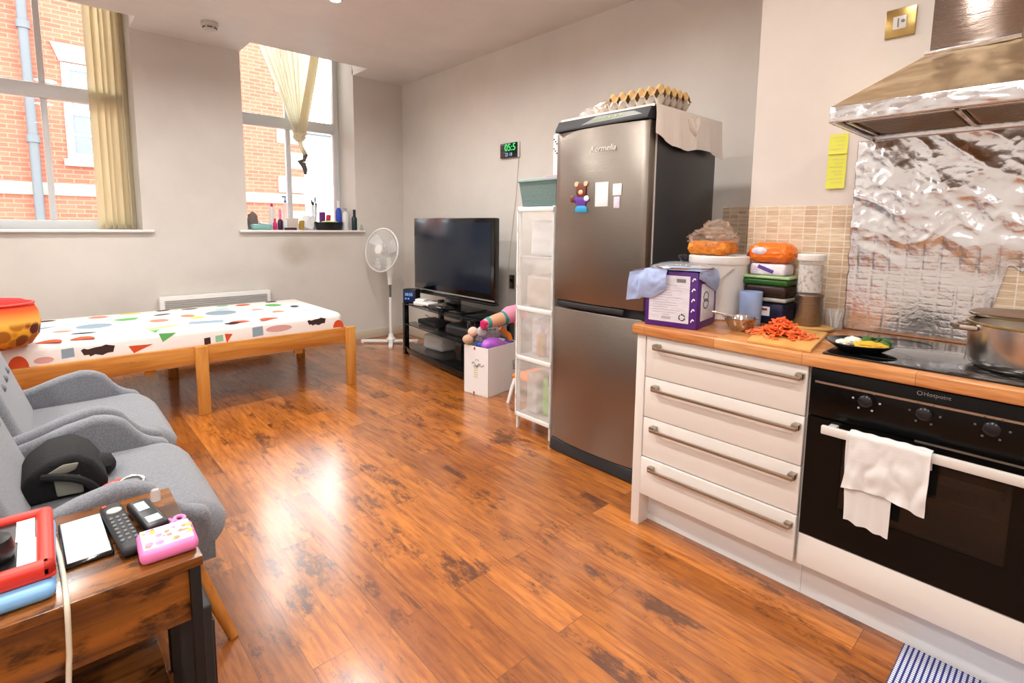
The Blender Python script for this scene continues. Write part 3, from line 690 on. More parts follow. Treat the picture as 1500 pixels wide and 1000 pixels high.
# ------------------------------------------------------------------ armchairs
def armchair(cy, label):
    t = thing('armchair', label, 'armchair', (.05, cy, 0), 0, 'grey fabric armchairs')
    X = -.05      # local x offset of world x
    def lx(x): return x + X
    # arms: thick upholstered wings, tops dip at the back, swell, then fall to the seat
    prof = [(-.40, .30), (.30, .30), (.345, .40), (.335, .452), (.27, .475), (.235, .515), (.205, .56), (.165, .59), (.11, .597), (.03, .580), (-.06, .548), (-.13, .53), (-.40, .60)]
    for s in (-1, 1):
        b = B(); y0 = .305 * s; y1 = .372 * s
        b.prism([(lx(p[0]), p[1]) for p in prof], 'y', min(y0, y1), max(y0, y1), .028, 5)
        b.build('arm', MT['grey_fabric'], t, True)
    # reclined back with rounded top
    b = B(); b.rbox((0, 0, 0), (.14, .70, .66), .065, None, 0, 6)
    b.bm.transform(Matrix.Translation((lx(-.215), 0, .70)) @ Matrix.Rotation(R(-17), 4, 'Y'))
    b.build('backrest', MT['grey_fabric'], t, True)
    for dy in (-.16, 0, .16):
        for dz in (-.02, .16): B().blob((lx(-.143 - dz * .3), dy, .70 + dz), (.012, .018, .018), 0, sub=2).build('button', MT['grey_fabric'], t, True)
    # seat: wide rounded front, crowned top
    b = B()
    b.box(lx(-.30), lx(.335), -.365, .365, .27, .40, .05, 5)
    def top(u, v):
        x = -.22 + u * .615; y = (v - .5) * .72
        ex = max(0, (u - .82) / .18); ey = max(0, (abs(v - .5) * 2 - .80) / .2)
        drop = .07 * ex ** 2.2 + .035 * ey ** 2
        xx = x - .05 * ey ** 2 * (1 if u > .5 else 0) * u
        return Vector((lx(xx), y, .452 + .010 * math.sin(v * PI) - drop + .003 * noise.noise(Vector((u * 5, v * 4, cy)))))
    b.grid(top, 22, 22)
    def front(u, v):                      # rolled front skirt meeting the crown
        y = (v - .5) * .72; ey = max(0, (abs(v - .5) * 2 - .80) / .2)
        x = .395 - .05 * ey ** 2; z = .452 + .010 * math.sin(v * PI) - .07 - .035 * ey ** 2
        return Vector((lx(x - .075 * u ** 1.6 + .008 * math.sin(u * PI)), y * (1 - .02 * u), z + (.285 - z) * u))
    b.grid(front, 8, 22)
    for s in (0, 1): b.grid(lambda u, v: (lambda p: Vector((p.x - .0, p.y, p.z + (.285 - p.z) * v)))(top(u, s)), 22, 4)
    bmesh.ops.remove_doubles(b.bm, verts=b.bm.verts[:], dist=.0008)
    bmesh.ops.recalc_face_normals(b.bm, faces=b.bm.faces[:])
    b.build('seat_cushion', MT['grey_fabric'], t, True, ang=60)
    for sx, sy in ((1, -1), (1, 1), (-1, -1), (-1, 1)):
        xt = .28 if sx > 0 else -.25; xb = .380 if sx > 0 else -.36
        B().cyl((lx(xb + .0), sy * .372, 0), (lx(xt), sy * .27, .285), .014, .024, 16).build('leg', MT['legwood'], t, True)
    return t
armchair(2.10, 'grey fabric armchair nearer the side table, with a black bag on its seat')
armchair(2.905, 'grey fabric armchair beside the bed, its seat empty')

# bag on the near chair
t = thing('black_bag', 'black and grey fabric bag slumped on the nearer grey armchair', 'bag', (.02, 2.10, .463))
b = B(); b.prism([(-.115, .463), (.115, .463), (.12, .50), (.085, .565), (.04, .60), (-.02, .592), (-.075, .555)], 'y', 2.06, 2.30, .035, 4); b.build('bag_body', MT['bagblack'], t)
b = B(); b.prism([(-.01, .48), (.055, .475), (.05, .53), (-.015, .545)], 'y', 2.046, 2.068, .006); b.prism([(-.035, .552), (.01, .575), (.05, .572), (.04, .55), (.02, .545)], 'y', 2.055, 2.10, .006); b.build('front_panel', MT['baggrey'], t)
B().tube(bez((-.04, 2.05, .55), (.03, 2.02, .55), (.07, 2.02, .52), (.085, 2.05, .47)), .012, 8).build('strap', MT['bagblack'], t)
B().blob((.112, 2.2, .495), (.038, .055, .036), .15, 3, 3, flat=-.031).build('side_pocket', MT['bagblack'], t)
t = thing('keyring', 'red and silver bundle of keys on the nearer armchair seat', 'keys', (.16, 2.04, .463))
B().tube([(.175 + .032 * math.cos(a), 2.04 + .03 * math.sin(a), .472 + .006 * math.sin(a)) for a in [i * 2 * PI / 24 for i in range(24)]], .006, 8, True).build('ring', MT['silver'], t)
B().rbox((.128, 2.055, .474), (.058, .024, .018), .008, (0, 0, .5)).build('fob', MT['red'], t)
B().rbox((.15, 2.02, .469), (.05, .018, .01), .003, (0, 0, -.3)).build('key', MT['black'], t); B().rbox((.185, 2.03, .468), (.045, .014, .008), .003, (0, 0, .9)).build('key', MT['black'], t)

# ------------------------------------------------------------------ side table and what lies on it
ZTB = .56
t = thing('side_table', 'rustic brown wood side table on black metal legs, front left', 'table', (-.13, 1.515, 0))
B().box(-.50, .232, 1.303, 1.720, ZTB - .022, ZTB, .002).build('table_top', MT['rustic'], t)
B().box(-.46, .205, 1.318, 1.334, .405, ZTB - .022, .002).build('drawer_front', MT['rustic'], t)
b = B().box(.190, .205, 1.334, 1.70, .405, ZTB - .022); b.box(-.46, -.445, 1.334, 1.70, .405, ZTB - .022); b.box(-.46, .205, 1.69, 1.702, .405, ZTB - .022); b.box(-.44, .19, 1.334, 1.69, .405, .415); b.build('drawer_case', MT['rustic'], t)
for x in (-.49, .205):
    for y in (1.306, 1.70): B().box(x, x + .022, y, y + .022, 0, ZTB - .022, .002).build('leg', MT['blackmetal'], t)
B().box(-.49, .175, 1.306, 1.72, .123, .14, .002).build('lower_shelf', MT['rustic'], t)
t = thing('black_power_box', 'black box standing on the floor under the right end of the side table', 'box', (.23, 1.52, 0))
B().rbox((.230, 1.50, .175), (.075, .15, .35), .008).build('housing', MT['rubber'], t); B().box(.268, .278, 1.46, 1.55, .001, .28, .004).build('side_panel', MT['rubber'], t)

z = ZTB + .0005
t = thing('blue_tray', 'sky blue plastic case lying under the red tablet case', 'case', (-.13, 1.50, z))
B().rbox((-.125, 1.505, z + .016), (.215, .33, .032), .015, (0, 0, -.02), seg=4).build('shell', MT['sky'], t)
t = thing('tablet_case', 'red rubber tablet case with pale papers inside, at the left edge', 'tablet case', (-.14, 1.62, z + .0325))
zz = z + .033
b = B()
x0, x1, y0, y1 = -.245, -.018, 1.365, 1.66
b.box(x0, x1, y0, y1, zz, zz + .012, .006)
for q in ((x0, x1, y0, y0 + .034), (x0, x1, y1 - .024, y1), (x0, x0 + .03, y0, y1), (x1 - .03, x1, y0, y1)): b.box(*q, zz, zz + .034, .012, 4)
b.build('rim', MT['red'], t)
B().box(x0 + .03, x1 - .03, y0 + .034, y1 - .024, zz + .0125, zz + .02).build('screen', MT['black'], t)
b = B().box(-.078, -.048, 1.40, 1.525, zz + .0202, zz + .0225); b.box(-.082, -.05, 1.527, 1.632, zz + .0202, zz + .0222); b.build('photo_print', MT['paper'], t)
B().lathe([(0, 0), (.036, 0), (.04, .02), (.034, .045), (.02, .055), (0, .056)], (-.118, 1.475, zz + .0205), 24).build('knob', MT['black'], t, label='round black knob')
t = thing('phone', 'pale glossy smartphone on the side table beside the black remote', 'phone', (.033, 1.55, z))
b = B().rbox((.035, 1.548, z + .005), (.088, .225, .010), .0045, (0, 0, .03)); b.build('body', MT['gloss'], t)
B().rbox((.035, 1.548, z + .0105), (.078, .208, .0012), .0005, (0, 0, .03)).build('screen', MT['screen'], t)
t = thing('remote_control', 'black television remote control on the side table', 'remote control', (.107, 1.57, z))
Mr = Matrix.Translation((.104, 1.535, z)) @ Matrix.Rotation(R(5), 4, 'Z')
b = B(); b.T = Mr; b.rbox((0, 0, .012), (.046, .27, .024), .011, None, 0, 4); b.build('body', MT['rubber'], t)
b = B(); b.T = Mr
for i in range(3):
    for j in range(7): b.rbox((-.013 + i * .013, -.09 + j * .021, .0245), (.0085, .012, .004), .0015, None, 0, 1)
b.build('keypad', MT['greyplastic'], t)
b = B(); b.T = Mr; b.lathe([(0, .0), (.016, .0), (.016, .004), (.0, .004)], (0, .075, .0238), 20); b.build('dial', MT['fascia'], t)
b = B(); b.T = Mr; b.rbox((-.014, .115, .0245), (.009, .009, .004), .001); b.build('power_button', MT['red'], t)
t = thing('gadget_case', 'small black gadget with a glassy top next to the pink pencil case', 'gadget', (.163, 1.60, z))
Mg = Matrix.Translation((.160, 1.555, z)) @ Matrix.Rotation(R(8), 4, 'Z')
b = B(); b.T = Mg; b.rbox((0, 0, .013), (.05, .17, .026), .008); b.build('body', MT['black'], t)
b = B(); b.T = Mg; b.rbox((0, -.05, .0265), (.03, .035, .003), .001); b.build('glass_top', MT['screen'], t)
b = B(); b.T = Mg; b.rbox((-.003, .035, .0265), (.024, .05, .003), .001); b.build('glass_slider', MT['screen'], t)
B().lathe([(0, 0), (.012, 0), (.012, .022), (.009, .03), (0, .03)], (.192, 1.66, z), 16).build('bottle_cap', MT['clearp'], None, label='tiny clear plastic cap beside the black gadget', cat='cap')
t = thing('hair_clip', 'pink figure-eight hair clip on the side table', 'hair clip', (.207, 1.525, z))
b = B()
for dx in (-.0135, .0135): b.tube([(.207 + dx + .011 * math.cos(a), 1.500 + dx * .12 + .015 * math.sin(a), z + .005) for a in [i * 2 * PI / 18 for i in range(18)]], .0048, 8, True)
b.build('loop', MT['pink'], t)
t = thing('pencil_case', 'pink plastic pencil case with a pastel printed lid', 'pencil case', (.177, 1.412, z))
Mp = Matrix.Translation((.177, 1.388, z)) @ Matrix.Rotation(R(-2), 4, 'Z')
b = B(); b.T = Mp; b.rbox((0, 0, .0165), (.114, .110, .033), .014, None, 0, 4); b.build('base', MT['pink'], t)
b = B(); b.T = Mp; b.rbox((0, .002, .0325), (.098, .092, .0036), .0015, None, 0, 3); lid = b.build('lid', MT['palepink'], t)
rnd = random.Random(3)
b = B(); b.T = Mp
for k in range(26):
    mi = rnd.randrange(4); b.lathe([(0, 0), (rnd.uniform(.003, .009), 0), (.002, .0006), (0, .0006)], (rnd.uniform(-.045, .045), rnd.uniform(-.034, .040), .0352), 8, mi=mi)
b.build('print', [PRINT[6], MT['pink'], PRINT[7], PRINT[1]], lid)
B().tube([(-.02, 1.60, z + .0055), (-.012, 1.50, z + .0055), (-.008, 1.40, z + .0055)] + bez((-.007, 1.34, z + .0055), (-.006, 1.29, z + .012), (-.007, 1.292, z - .02), (-.010, 1.292, .46), 10) + bez((-.012, 1.291, .44), (-.02, 1.288, .3), (-.06, 1.285, .2), (-.04, 1.27, .08), 10) + bez((-.03, 1.262, .05), (-.02, 1.25, .0), (.05, 1.2, .0055), (-.1, .9, .0055), 10), .005, 10).build('charging_cable', MT['cable'], None, label='cream charging cable hanging down the front of the side table', cat='cable')

# ------------------------------------------------------------------ pedestal fan
FX, FY = 2.86, 5.16
t = thing('pedestal_fan', 'white pedestal fan in the corner beside the television', 'fan', (FX, FY, 0))
for a, L1 in ((140, .33), (-40, .30), (-120, .30), (60, .28)):
    d = Vector((math.cos(R(a)), math.sin(R(a)), 0)); n = Vector((-d.y, d.x, 0))
    b = B(); b.rbox((L1 / 2, 0, .026), (L1, .045, .03), .008); b.rbox((L1 - .02, 0, .012), (.03, .04, .024), .006)
    b.bm.transform(Matrix.Translation((FX, FY, 0)) @ Matrix.Rotation(R(a), 4, 'Z')); b.build('foot_bar', MT['plastic'], t)
B().lathe([(0, .03), (.045, .03), (.05, .05), (.03, .075), (.022, .11), (0, .11)], (FX, FY, 0), 24).build('base_hub', MT['plastic'], t)
B().cyl((FX, FY, .1), (FX, FY, .52), .016, n=16).build('pole', MT['plastic'], t)
B().cyl((FX, FY, .50), (FX, FY, .68), .0125, n=16).build('inner_pole', MT['greyplastic'], t, label='grey inner pole')
B().lathe([(0, 0), (.024, 0), (.028, .1), (.04, .16), (.04, .2), (0, .21)], (FX, FY, .66), 24).build('neck', MT['plastic'], t)
HC = Vector((FX - .09, FY + .01, 1.04)); fd = Vector((-.93, -.30, .14)).normalized()
Q = Matrix.Translation(HC) @ fd.to_track_quat('Z', 'Y').to_matrix().to_4x4()
def fanpart(name, m, fn):
    b = B(); b.T = Q; fn(b); return b.build(name, m, t)
fanpart('motor_housing', MT['plastic'], lambda b: b.lathe([(0, -.19), (.04, -.185), (.062, -.16), (.07, -.10), (.066, -.05), (0, -.05)], n=28))
B().tube([HC - fd * .11 + Vector((0, 0, -.05)), (FX - .005, FY, .90), (FX, FY, .84)], [.03, .03, .034], 12).build('tilt_joint', MT['plastic'], t)
def guard(b):
    Rg = .235
    for z_, s in ((.045, 1), (-.045, -1)):
        for rr in (.06, .10, .14, .18, .215): b.tube([(rr * math.cos(a), rr * math.sin(a), s * (.02 + .03 * (1 - (rr / Rg) ** 2))) for a in [i * 2 * PI / 48 for i in range(48)]], .0014, 5, True)
        for k in range(60):
            a = 2 * PI * k / 60; b.tube([(r_ * math.cos(a + .25 * r_ / Rg), r_ * math.sin(a + .25 * r_ / Rg), s * (.012 + .04 * (1 - (r_ / Rg) ** 2))) for r_ in (.045, .10, .16, .21, Rg)], .0013, 4)
    b.tube([(Rg * math.cos(a), Rg * math.sin(a), 0) for a in [i * 2 * PI / 60 for i in range(60)]], .009, 8, True)
fanpart('guard', MT['plastic'], guard)
fanpart('guard_badge', MT['plastic'], lambda b: b.lathe([(0, .056), (.044, .056), (.05, .05), (.05, .044), (0, .044)], n=28))
def blades(b):
    for k in range(3):
        a0 = k * 2 * PI / 3
        def f(u, v):
            r_ = .035 + .17 * u; w = .9 - .25 * u; a = a0 + (v - .5) * w + .35 * u
            return Vector((r_ * math.cos(a), r_ * math.sin(a), (v - .5) * .04))
        b.grid(f, 8, 6, .002)
    b.lathe([(0, -.025), (.036, -.025), (.036, .015), (.02, .025), (0, .025)], n=20)
fanpart('blade_rotor', mat('translucent_blade', (226, 228, 230), .25, clear=.3), blades)

# ------------------------------------------------------------------ television, stand, what it holds
TX = 2.85
t = thing('television', 'large flat black television on the glass stand', 'television', (TX + .03, 4.0, .53))
B().box(TX, TX + .06, 3.37, 4.64, .655, 1.385, .012).build('housing', MT['gloss'], t)
B().box(TX - .003, TX + .004, 3.41, 4.60, .735, 1.345, .002).build('screen', MT['tv'], t)
B().box(TX - .006, TX + .006, 3.37, 4.64, .668, .682, .003).build('trim_strip', MT['silver'], t)
B().box(TX - .002, TX + .06, 3.37, 4.64, .632, .655, .006).build('speaker_bar', MT['black'], t)
b = B(); b.box(TX + .01, TX + .05, 3.9, 4.1, .545, .66, .006); b.box(TX - .12, TX + .2, 3.7, 4.3, .531, .547, .007); b.build('pedestal', MT['gloss'], t)
tsr = thing('tv_stand', 'black three-tier glass television stand', 'tv stand', (2.66, 4.02, 0), R(-5.2))
hw, dp = .62, .46        # local y along the front, x into the wall
for z_, th, n in ((.515, .012, 'top_shelf'), (.315, .010, 'middle_shelf'), (.07, .012, 'bottom_shelf')):
    B().box(0, dp, -hw, hw, z_, z_ + th, .003).build(n, MT['smoke_glass'], tsr, True)
for sx in (.0, dp - .05):
    for sy in (-1, 1): B().box(sx, sx + .05, sy * hw - .025, sy * hw + .025, 0, .53, .004).build('leg', MT['gloss'], tsr, True)
B().box(.005, .04, -hw + .025, hw - .025, .02, .07, .003).build('front_rail', MT['gloss'], tsr, True)
B().box(dp - .03, dp - .02, -.2, .2, .07, .51).build('back_panel', MT['gloss'], tsr, True)
MS = tsr.matrix_basis.copy()
MS = Matrix.Translation((2.66, 4.02, 0)) @ Matrix.Rotation(R(-5.2), 4, 'Z')
def on_stand(x, y, z_): return MS @ Vector((x, y, z_))
c = on_stand(.06, .55, .5305)
t = thing('desk_clock', 'dark cube clock with a blue display on the corner of the tv stand', 'clock', c, R(28))
B().rbox((0, 0, .075), (.10, .15, .148), .012).build('case', MT['black'], t, True)
B().box(-.0535, -.05, -.062, .062, .02, .132, .001).build('display', MT['bluelcd'], t, True)
rt = Matrix.Rotation(R(28), 3, 'Z') @ Vector((0, -1, 0)); base = Vector(c) + Matrix.Rotation(R(28), 3, 'Z') @ Vector((-.0545, .05, .08))
text('digits', '10:55', .042, base, rt, (0, 0, 1), MT['bluedig'], t)
text('small_digits', '23 18', .024, base + Vector((0, 0, -.036)), rt, (0, 0, 1), MT['bluedig'], t)
c = on_stand(.10, .33, .5275); b = B(); b.rbox(c + Vector((0, 0, .022)), (.13, .22, .04), .012, (0, 0, .2)); b.rbox(c + Vector((.0, .07, .052)), (.1, .1, .025), .01, (0, 0, .5)); b.build('white_router', MT['plastic'], None, label='white router and cables on the top shelf of the tv stand', cat='router')
c = on_stand(.10, .02, .5275); B().rbox(c + Vector((0, 0, .0225)), (.14, .26, .042), .008, (0, 0, -.09)).build('set_top_box', MT['gloss'], None, label='black set-top box in front of the television base', cat='set-top box')
c = on_stand(.2, .33, .3255); b = B(); b.rbox(c + Vector((0, 0, .025)), (.2, .36, .048), .012, (0, 0, -.1)); b.build('game_console', MT['rubber'], None, label='dark console on the middle shelf of the tv stand', cat='console')
c = on_stand(.24, .30, .0825); b = B(); b.rbox(c + Vector((0, 0, .075)), (.2, .30, .15), .03, (0, 0, .1), amp=.006); b.build('white_bag', MT['film2'], None, label='white plastic bag on the bottom shelf of the tv stand', cat='bag')
c = on_stand(.2, -.25, .3255); b = B(); b.rbox(c + Vector((0, 0, .05)), (.22, .34, .10), .03, (0, 0, 0), amp=.006); b.build('grey_pouch', MT['fridge_side'], None, label='dark grey pouch on the middle shelf of the tv stand', cat='pouch')
c = on_stand(.12, .5, .3255); B().tube([c + Vector((0, .05, .006)), c + Vector((.05, -.05, .03)), c + Vector((.1, .05, .07)), c + Vector((.16, -.06, .02)), c + Vector((.2, .04, .006))], .006, 8).build('white_lead', MT['plastic'], None, label='looped white lead on the middle shelf of the tv stand', cat='cable')

# wall clock and sockets on the right wall
t = thing('wall_clock', 'small digital wall clock with green digits beside the fridge', 'clock', (XR - .012, 3.64, 1.935))
B().box(XR - .026, XR, 3.525, 3.765, 1.935, 2.068, .006).build('case', MT['clockface'], t)
B().box(XR - .024, XR - .004, 3.515, 3.526, 1.933, 2.07, .003).build('side_edge', MT['plastic'], t)
text('digits', '05:5', .088, (XR - .0268, 3.70, 1.998), (0, -1, 0), (0, 0, 1), MT['greendig'], t)
text('small_digits', '23 18', .042, (XR - .0268, 3.69, 1.95), (0, -1, 0), (0, 0, 1), MT['bluedig'], t)
B().tube([(XR - .006, 3.53, 1.935), (XR - .005, 3.56, 1.6), (XR - .005, 3.62, 1.2), (XR - .005, 3.66, .9), (XR - .005, 3.68, .6)], .003, 6).build('power_lead', MT['cable'], t)
t = thing('wall_socket', 'grey metal wall socket to the right of the television', 'socket', (XR - .006, 3.60, .74))
B().box(XR - .012, XR, 3.565, 3.64, .74, .865, .004).build('face_plate', MT['steelsatin'], t)
b = B().box(XR - .02, XR - .011, 3.585, 3.60, .80, .83, .002); b.box(XR - .02, XR - .011, 3.605, 3.62, .80, .83, .002); b.build('rocker', MT['black'], t)

# ------------------------------------------------------------------ toy box
RB = R(9.5); BO = Vector((2.49, 3.005, 0))
def TB(x, y, z_): return BO + Matrix.Rotation(RB, 3, 'Z') @ Vector((x, y, z_))
t = thing('toy_carton', 'white cardboard carton full of toys in front of the tv stand', 'box', BO, RB)
w, d, h = .37, .255, .385
b = B(); b.box(0, w, 0, .005, 0, h); b.box(0, w, d - .005, d, 0, h); b.box(0, .005, 0, d, 0, h); b.box(w - .005, w, 0, d, 0, h); b.box(0, w, 0, d, 0, .006); b.build('carton', MT['card'], t, True, smooth=False)
b = B()
b.tube([(-.002, d * .66 - .09 * u, .245 + .018 * math.sin(u * 9) * (1 - u * .5)) for u in [i / 14 for i in range(15)]], .0028, 5)
b.tube([(-.002, d * .60 - .11 * u, .225 + .02 * u + .006 * math.sin(u * 14)) for u in [i / 14 for i in range(15)]], .0022, 5); b.tube([(-.002, d * .45 + .018 * math.cos(a), .275 + .01 * math.sin(a)) for a in [i * PI / 8 for i in range(9)]], .0018, 5)
b.build('grey_flourish', MT['grayp'], t, True)
b = B()
for k in range(5): b.box(-.001, 0, d * .5 - .02, d * .5 + .022 - .004 * (k % 2), .14 + k * .018, .148 + k * .018)
b.build('gold_print', MT['gold'], t, True)
b = B()
for yy, zz_ in ((.135, .368), (.14, .012)): b.box(-.001, 0, yy, yy + .016, zz_ - .01, zz_ + .012)
b.build('red_print', MT['redp'], t, True)
b = B()
for k in range(4): b.tube([(.30 + .05 * u, -.002, .17 + k * .022 + .007 * math.sin(u * 9 + k)) for u in [i / 8 for i in range(9)]], .0028, 5)
b.build('grey_flourish', MT['grayp'], t, True)
# fill of toys
t = thing('purple_balloon_toy', 'glossy purple round toy bulging over the carton rim', 'toy', TB(.12, .06, .33))
b = B().blob(TB(.13, .07, .385), (.115, .062, .06), .05, 2, 4, rot=(0, R(8), RB)); b.build('body', MT['violetp'], t)
B().tube([TB(.22, .06, .38), TB(.28, .045, .37), TB(.325, .04, .36)], [.03, .02, .01], 10).build('tail', MT['violetp'], t)
t = thing('grey_plush_toy', 'fluffy grey plush toy in the middle of the carton', 'plush toy', TB(.16, .15, .42))
B().blob(TB(.17, .17, .44), (.11, .08, .075), .18, 5, 4).build('body', MT['plush'], t)
b = B(); b.blob(TB(.09, .14, .485), (.05, .045, .045), .15, 5, 3); b.blob(TB(.24, .13, .455), (.05, .04, .05), .15, 5, 3, seed=2); b.build('paw', MT['plush'], t)
t = thing('beige_plush_toy', 'little beige and tan plush toy at the left rim of the carton', 'plush toy', TB(.03, .19, .40))
B().blob(TB(.045, .20, .485), (.042, .042, .04), .06, 4, 3).build('head', MT['peach'], t); B().blob(TB(.005, .215, .43), (.045, .045, .038), .06, 4, 3).build('body', MT['tan'], t)
B().tube([TB(.06, .185, .485), TB(.10, .17, .492), TB(.13, .165, .49)], [.016, .02, .014], 10).build('arm', MT['paper'], t)
# doll lying across the top
t = thing('doll', 'vinyl doll with pink clothes lying across the toys in the carton', 'doll', TB(.2, .12, .5))
P0 = TB(.06, .10, .56); P1 = TB(.25, .06, .585); P2 = TB(.37, .04, .60)
B().tube([P0, P0.lerp(P1, .3), P0.lerp(P1, .65), P1, P1.lerp(P2, .5), P2], [.032, .042, .05, .052, .05, .045], 16).build('body', MT['skin'], t)
B().tube([P1.lerp(P2, .05) + Vector((0, 0, .005)), P1.lerp(P2, .5) + Vector((0, 0, .012)), P2 + Vector((.03, 0, .01)), P2 + Vector((.07, -.01, -.03))], [.056, .07, .075, .06], 16).build('dress', MT['pinkcloth'], t)
B().tube([P2 + Vector((-.02, -.03, .0)), P2 + Vector((-.01, -.05, -.06)), P2 + Vector((.0, -.05, -.11))], [.035, .03, .02], 10).build('dress_hem', MT['pinkcloth'], t)
B().tube([P0.lerp(P1, .12), P0.lerp(P1, .26)], [.041, .045], 16).build('cuff', MT['tealp'], t); B().tube([P1.lerp(P0, .08), P1.lerp(P0, -.08)], [.057, .057], 16).build('cuff', MT['tealp'], t)
B().tube([P0 + Vector((-.006, .002, -.035)), P0 + Vector((-.002, 0, .0)), P0.lerp(P1, .13)], [.022, .034, .036], 12).build('shoe', MT['magenta'], t)
B().tube([TB(.25, .09, .50), TB(.31, .055, .44), TB(.345, .035, .33)], [.018, .022, .02], 10).build('orange_toy_bat', MT['orangep'], None, label='orange plastic toy stick leaning in the carton', cat='toy')
B().rbox(TB(.065, .13, .38), (.09, .07, .06), .02, (0, .2, .3)).build('blue_toy_block', MT['bluep'], None, label='blue plastic toy in the left front of the carton', cat='toy')
B().rbox(TB(.025, .235, .385), (.03, .03, .06), .01, (0, .1, .3)).build('yellow_toy_block', MT['yellowp'], None, label='yellow-green toy peeping over the carton corner', cat='toy')
B().rbox(TB(.33, .06, .33), (.06, .08, .14), .02, (0, -.2, .3)).build('navy_toy_car', MT['bluep'], None, label='navy toy at the right end of the carton under the orange stick', cat='toy')
B().rbox(TB(.185, .13, .20), (.30, .20, .36), .05, (0, 0, RB), amp=.004).build('toy_fill', MT['plush'], None, label='grey heap of soft toys filling the inside of the carton', cat='soft toys', kind='stuff')

t = thing('child_stool', "child's stool with an orange seat and white legs behind the plastic organiser", 'stool', (2.69, 2.69, 0))
B().box(2.56, 2.83, 2.56, 2.82, .19, .225, .015, 3).build('seat', MT['orangep'], t)
for sx in (-1, 1):
    for sy in (-1, 1): B().tube([(2.69 + sx * .155, 2.69 + sy * .135, 0.0), (2.69 + sx * .125, 2.69 + sy * .12, .12), (2.69 + sx * .10, 2.69 + sy * .10, .20)], [.014, .016, .024], 10).build('leg', MT['plastic'], t)

# ------------------------------------------------------------------ plastic organiser
RX0, RX1, RY0, RY1 = 2.255, 2.60, 2.125, 2.435
t = thing('plastic_organiser', 'tall clear plastic shelf organiser between the fridge and the toys', 'organiser', ((RX0 + RX1) / 2, (RY0 + RY1) / 2, 0))
for x in (RX0, RX1 - .02):
    for y in (RY0, RY1 - .018): B().box(x, x + .02, y, y + .018, 0, 1.44, .004).build('post', MT['plastic'], t)
for z_ in (.10, .48, .80, 1.12, 1.425): B().box(RX0 + .005, RX1 - .005, RY0 + .005, RY1 - .005, z_, z_ + .012, .003).build('shelf', MT['film2'], t)
def cover(u, v):
    y = RY0 + (RY1 - RY0) * u; z_ = .085 + v * 1.345
    n = noise.noise(Vector((u * 4, v * 16, 2.3))) * .010 + noise.noise(Vector((u * 10, v * 34, 1.3))) * .004
    band = min(abs(z_ - q) for q in (.10, .48, .80, 1.12, 1.43))
    return Vector((RX0 - .004 - abs(n) * (1 if band > .03 else .3), y, z_))
B().grid(cover, 24, 90, .0008).build('front_cover', MT['film'], t)
b = B()
for z_ in (.10, .48, .80, 1.42): b.box(RX0 - .009, RX0 - .003, RY0, RY1, z_ - .012, z_ + .016, .003)
b.box(RX0 - .009, RX0 - .002, RY1 - .008, RY1 + .002, .09, 1.43); b.build('cover_seam', MT['plastic'], t)
def inside(name, m, c, s, label, cat, rot=0):
    B().rbox((c[0], c[1], c[2] + s[2] / 2 + .0125), s, .02, (0, 0, rot), amp=.004).build(name, m, None, label=label, cat=cat)
inside('lime_packet', MT['limebag'], (2.38, 2.23, .10), (.10, .09, .25), 'lime green packet at the bottom of the clear organiser', 'packet', .2)
inside('amber_packet', MT['amber'], (2.38, 2.17, .10), (.16, .05, .2), 'amber packet beside the lime green one in the clear organiser', 'packet')
inside('white_packet', MT['film2'], (2.4, 2.34, .10), (.2, .1, .26), 'whitish bundle at the bottom left of the clear organiser', 'bundle')
inside('dark_red_packet', MT['darkred'], (2.36, 2.19, .30), (.1, .07, .08), 'dark red packet above the lime one in the clear organiser', 'packet', .3)
inside('figure_packet', MT['amber'], (2.34, 2.29, .48), (.06, .06, .15), 'small amber figure on the second shelf of the clear organiser', 'figure')
inside('folded_cloth', MT['beige'], (2.4, 2.28, .80), (.22, .22, .20), 'beige folded cloth on the third shelf of the clear organiser', 'cloth')
inside('white_bundle', MT['paper'], (2.42, 2.28, 1.12), (.2, .22, .22), 'white bundle on the top shelf of the clear organiser', 'bundle')
inside('pale_bundle', MT['lilac'], (2.42, 2.28, .48), (.14, .24, .24), 'pale pink bundle behind the amber figure in the clear organiser', 'bundle')
t = thing('storage_tub', 'grey-green plastic storage tub on top of the clear organiser', 'tub', (2.40, 2.28, 1.4405))
def frus(b, x0, x1, y0, y1, z0, z1, tp):
    b.bm.verts.ensure_lookup_table()
    V = [(x0 + tp, y0 + tp, z0), (x1 - tp, y0 + tp, z0), (x1 - tp, y1 - tp, z0), (x0 + tp, y1 - tp, z0), (x0, y0, z1), (x1, y0, z1), (x1, y1, z1), (x0, y1, z1)]
    v = [b.bm.verts.new(p) for p in V]
    for q in ((3, 2, 1, 0), (0, 1, 5, 4), (1, 2, 6, 5), (2, 3, 7, 6), (3, 0, 4, 7)): b.bm.faces.new([v[i] for i in q])
b = B(); frus(b, 2.262, 2.56, 2.12, 2.44, 1.4405, 1.59, .018); bmesh.ops.solidify(b.bm, geom=b.bm.faces[:], thickness=.004)
b.build('tub_body', MT['teal'], t, ang=30)
b = B(); b.box(2.254, 2.266, 2.112, 2.448, 1.588, 1.606, .003); b.box(2.556, 2.568, 2.112, 2.448, 1.588, 1.606, .003); b.box(2.26, 2.56, 2.112, 2.124, 1.588, 1.606, .003); b.box(2.26, 2.56, 2.436, 2.448, 1.588, 1.606, .003); b.build('rim', MT['teal'], t)
B().box(2.30, 2.42, 2.13, 2.25, 1.607, 1.618, .003).build('pink_folder', MT['pink'], None, label='pink plastic sheet laid across the storage tub', cat='folder')
t = thing('patterned_packet', 'white packet with dark marks standing against the fridge on the tub', 'packet', (2.36, 2.16, 1.6185))
B().box(2.31, 2.40, 2.135, 2.20, 1.6185, 1.86, .01).build('wrapper', MT['paper'], t)
b = B()
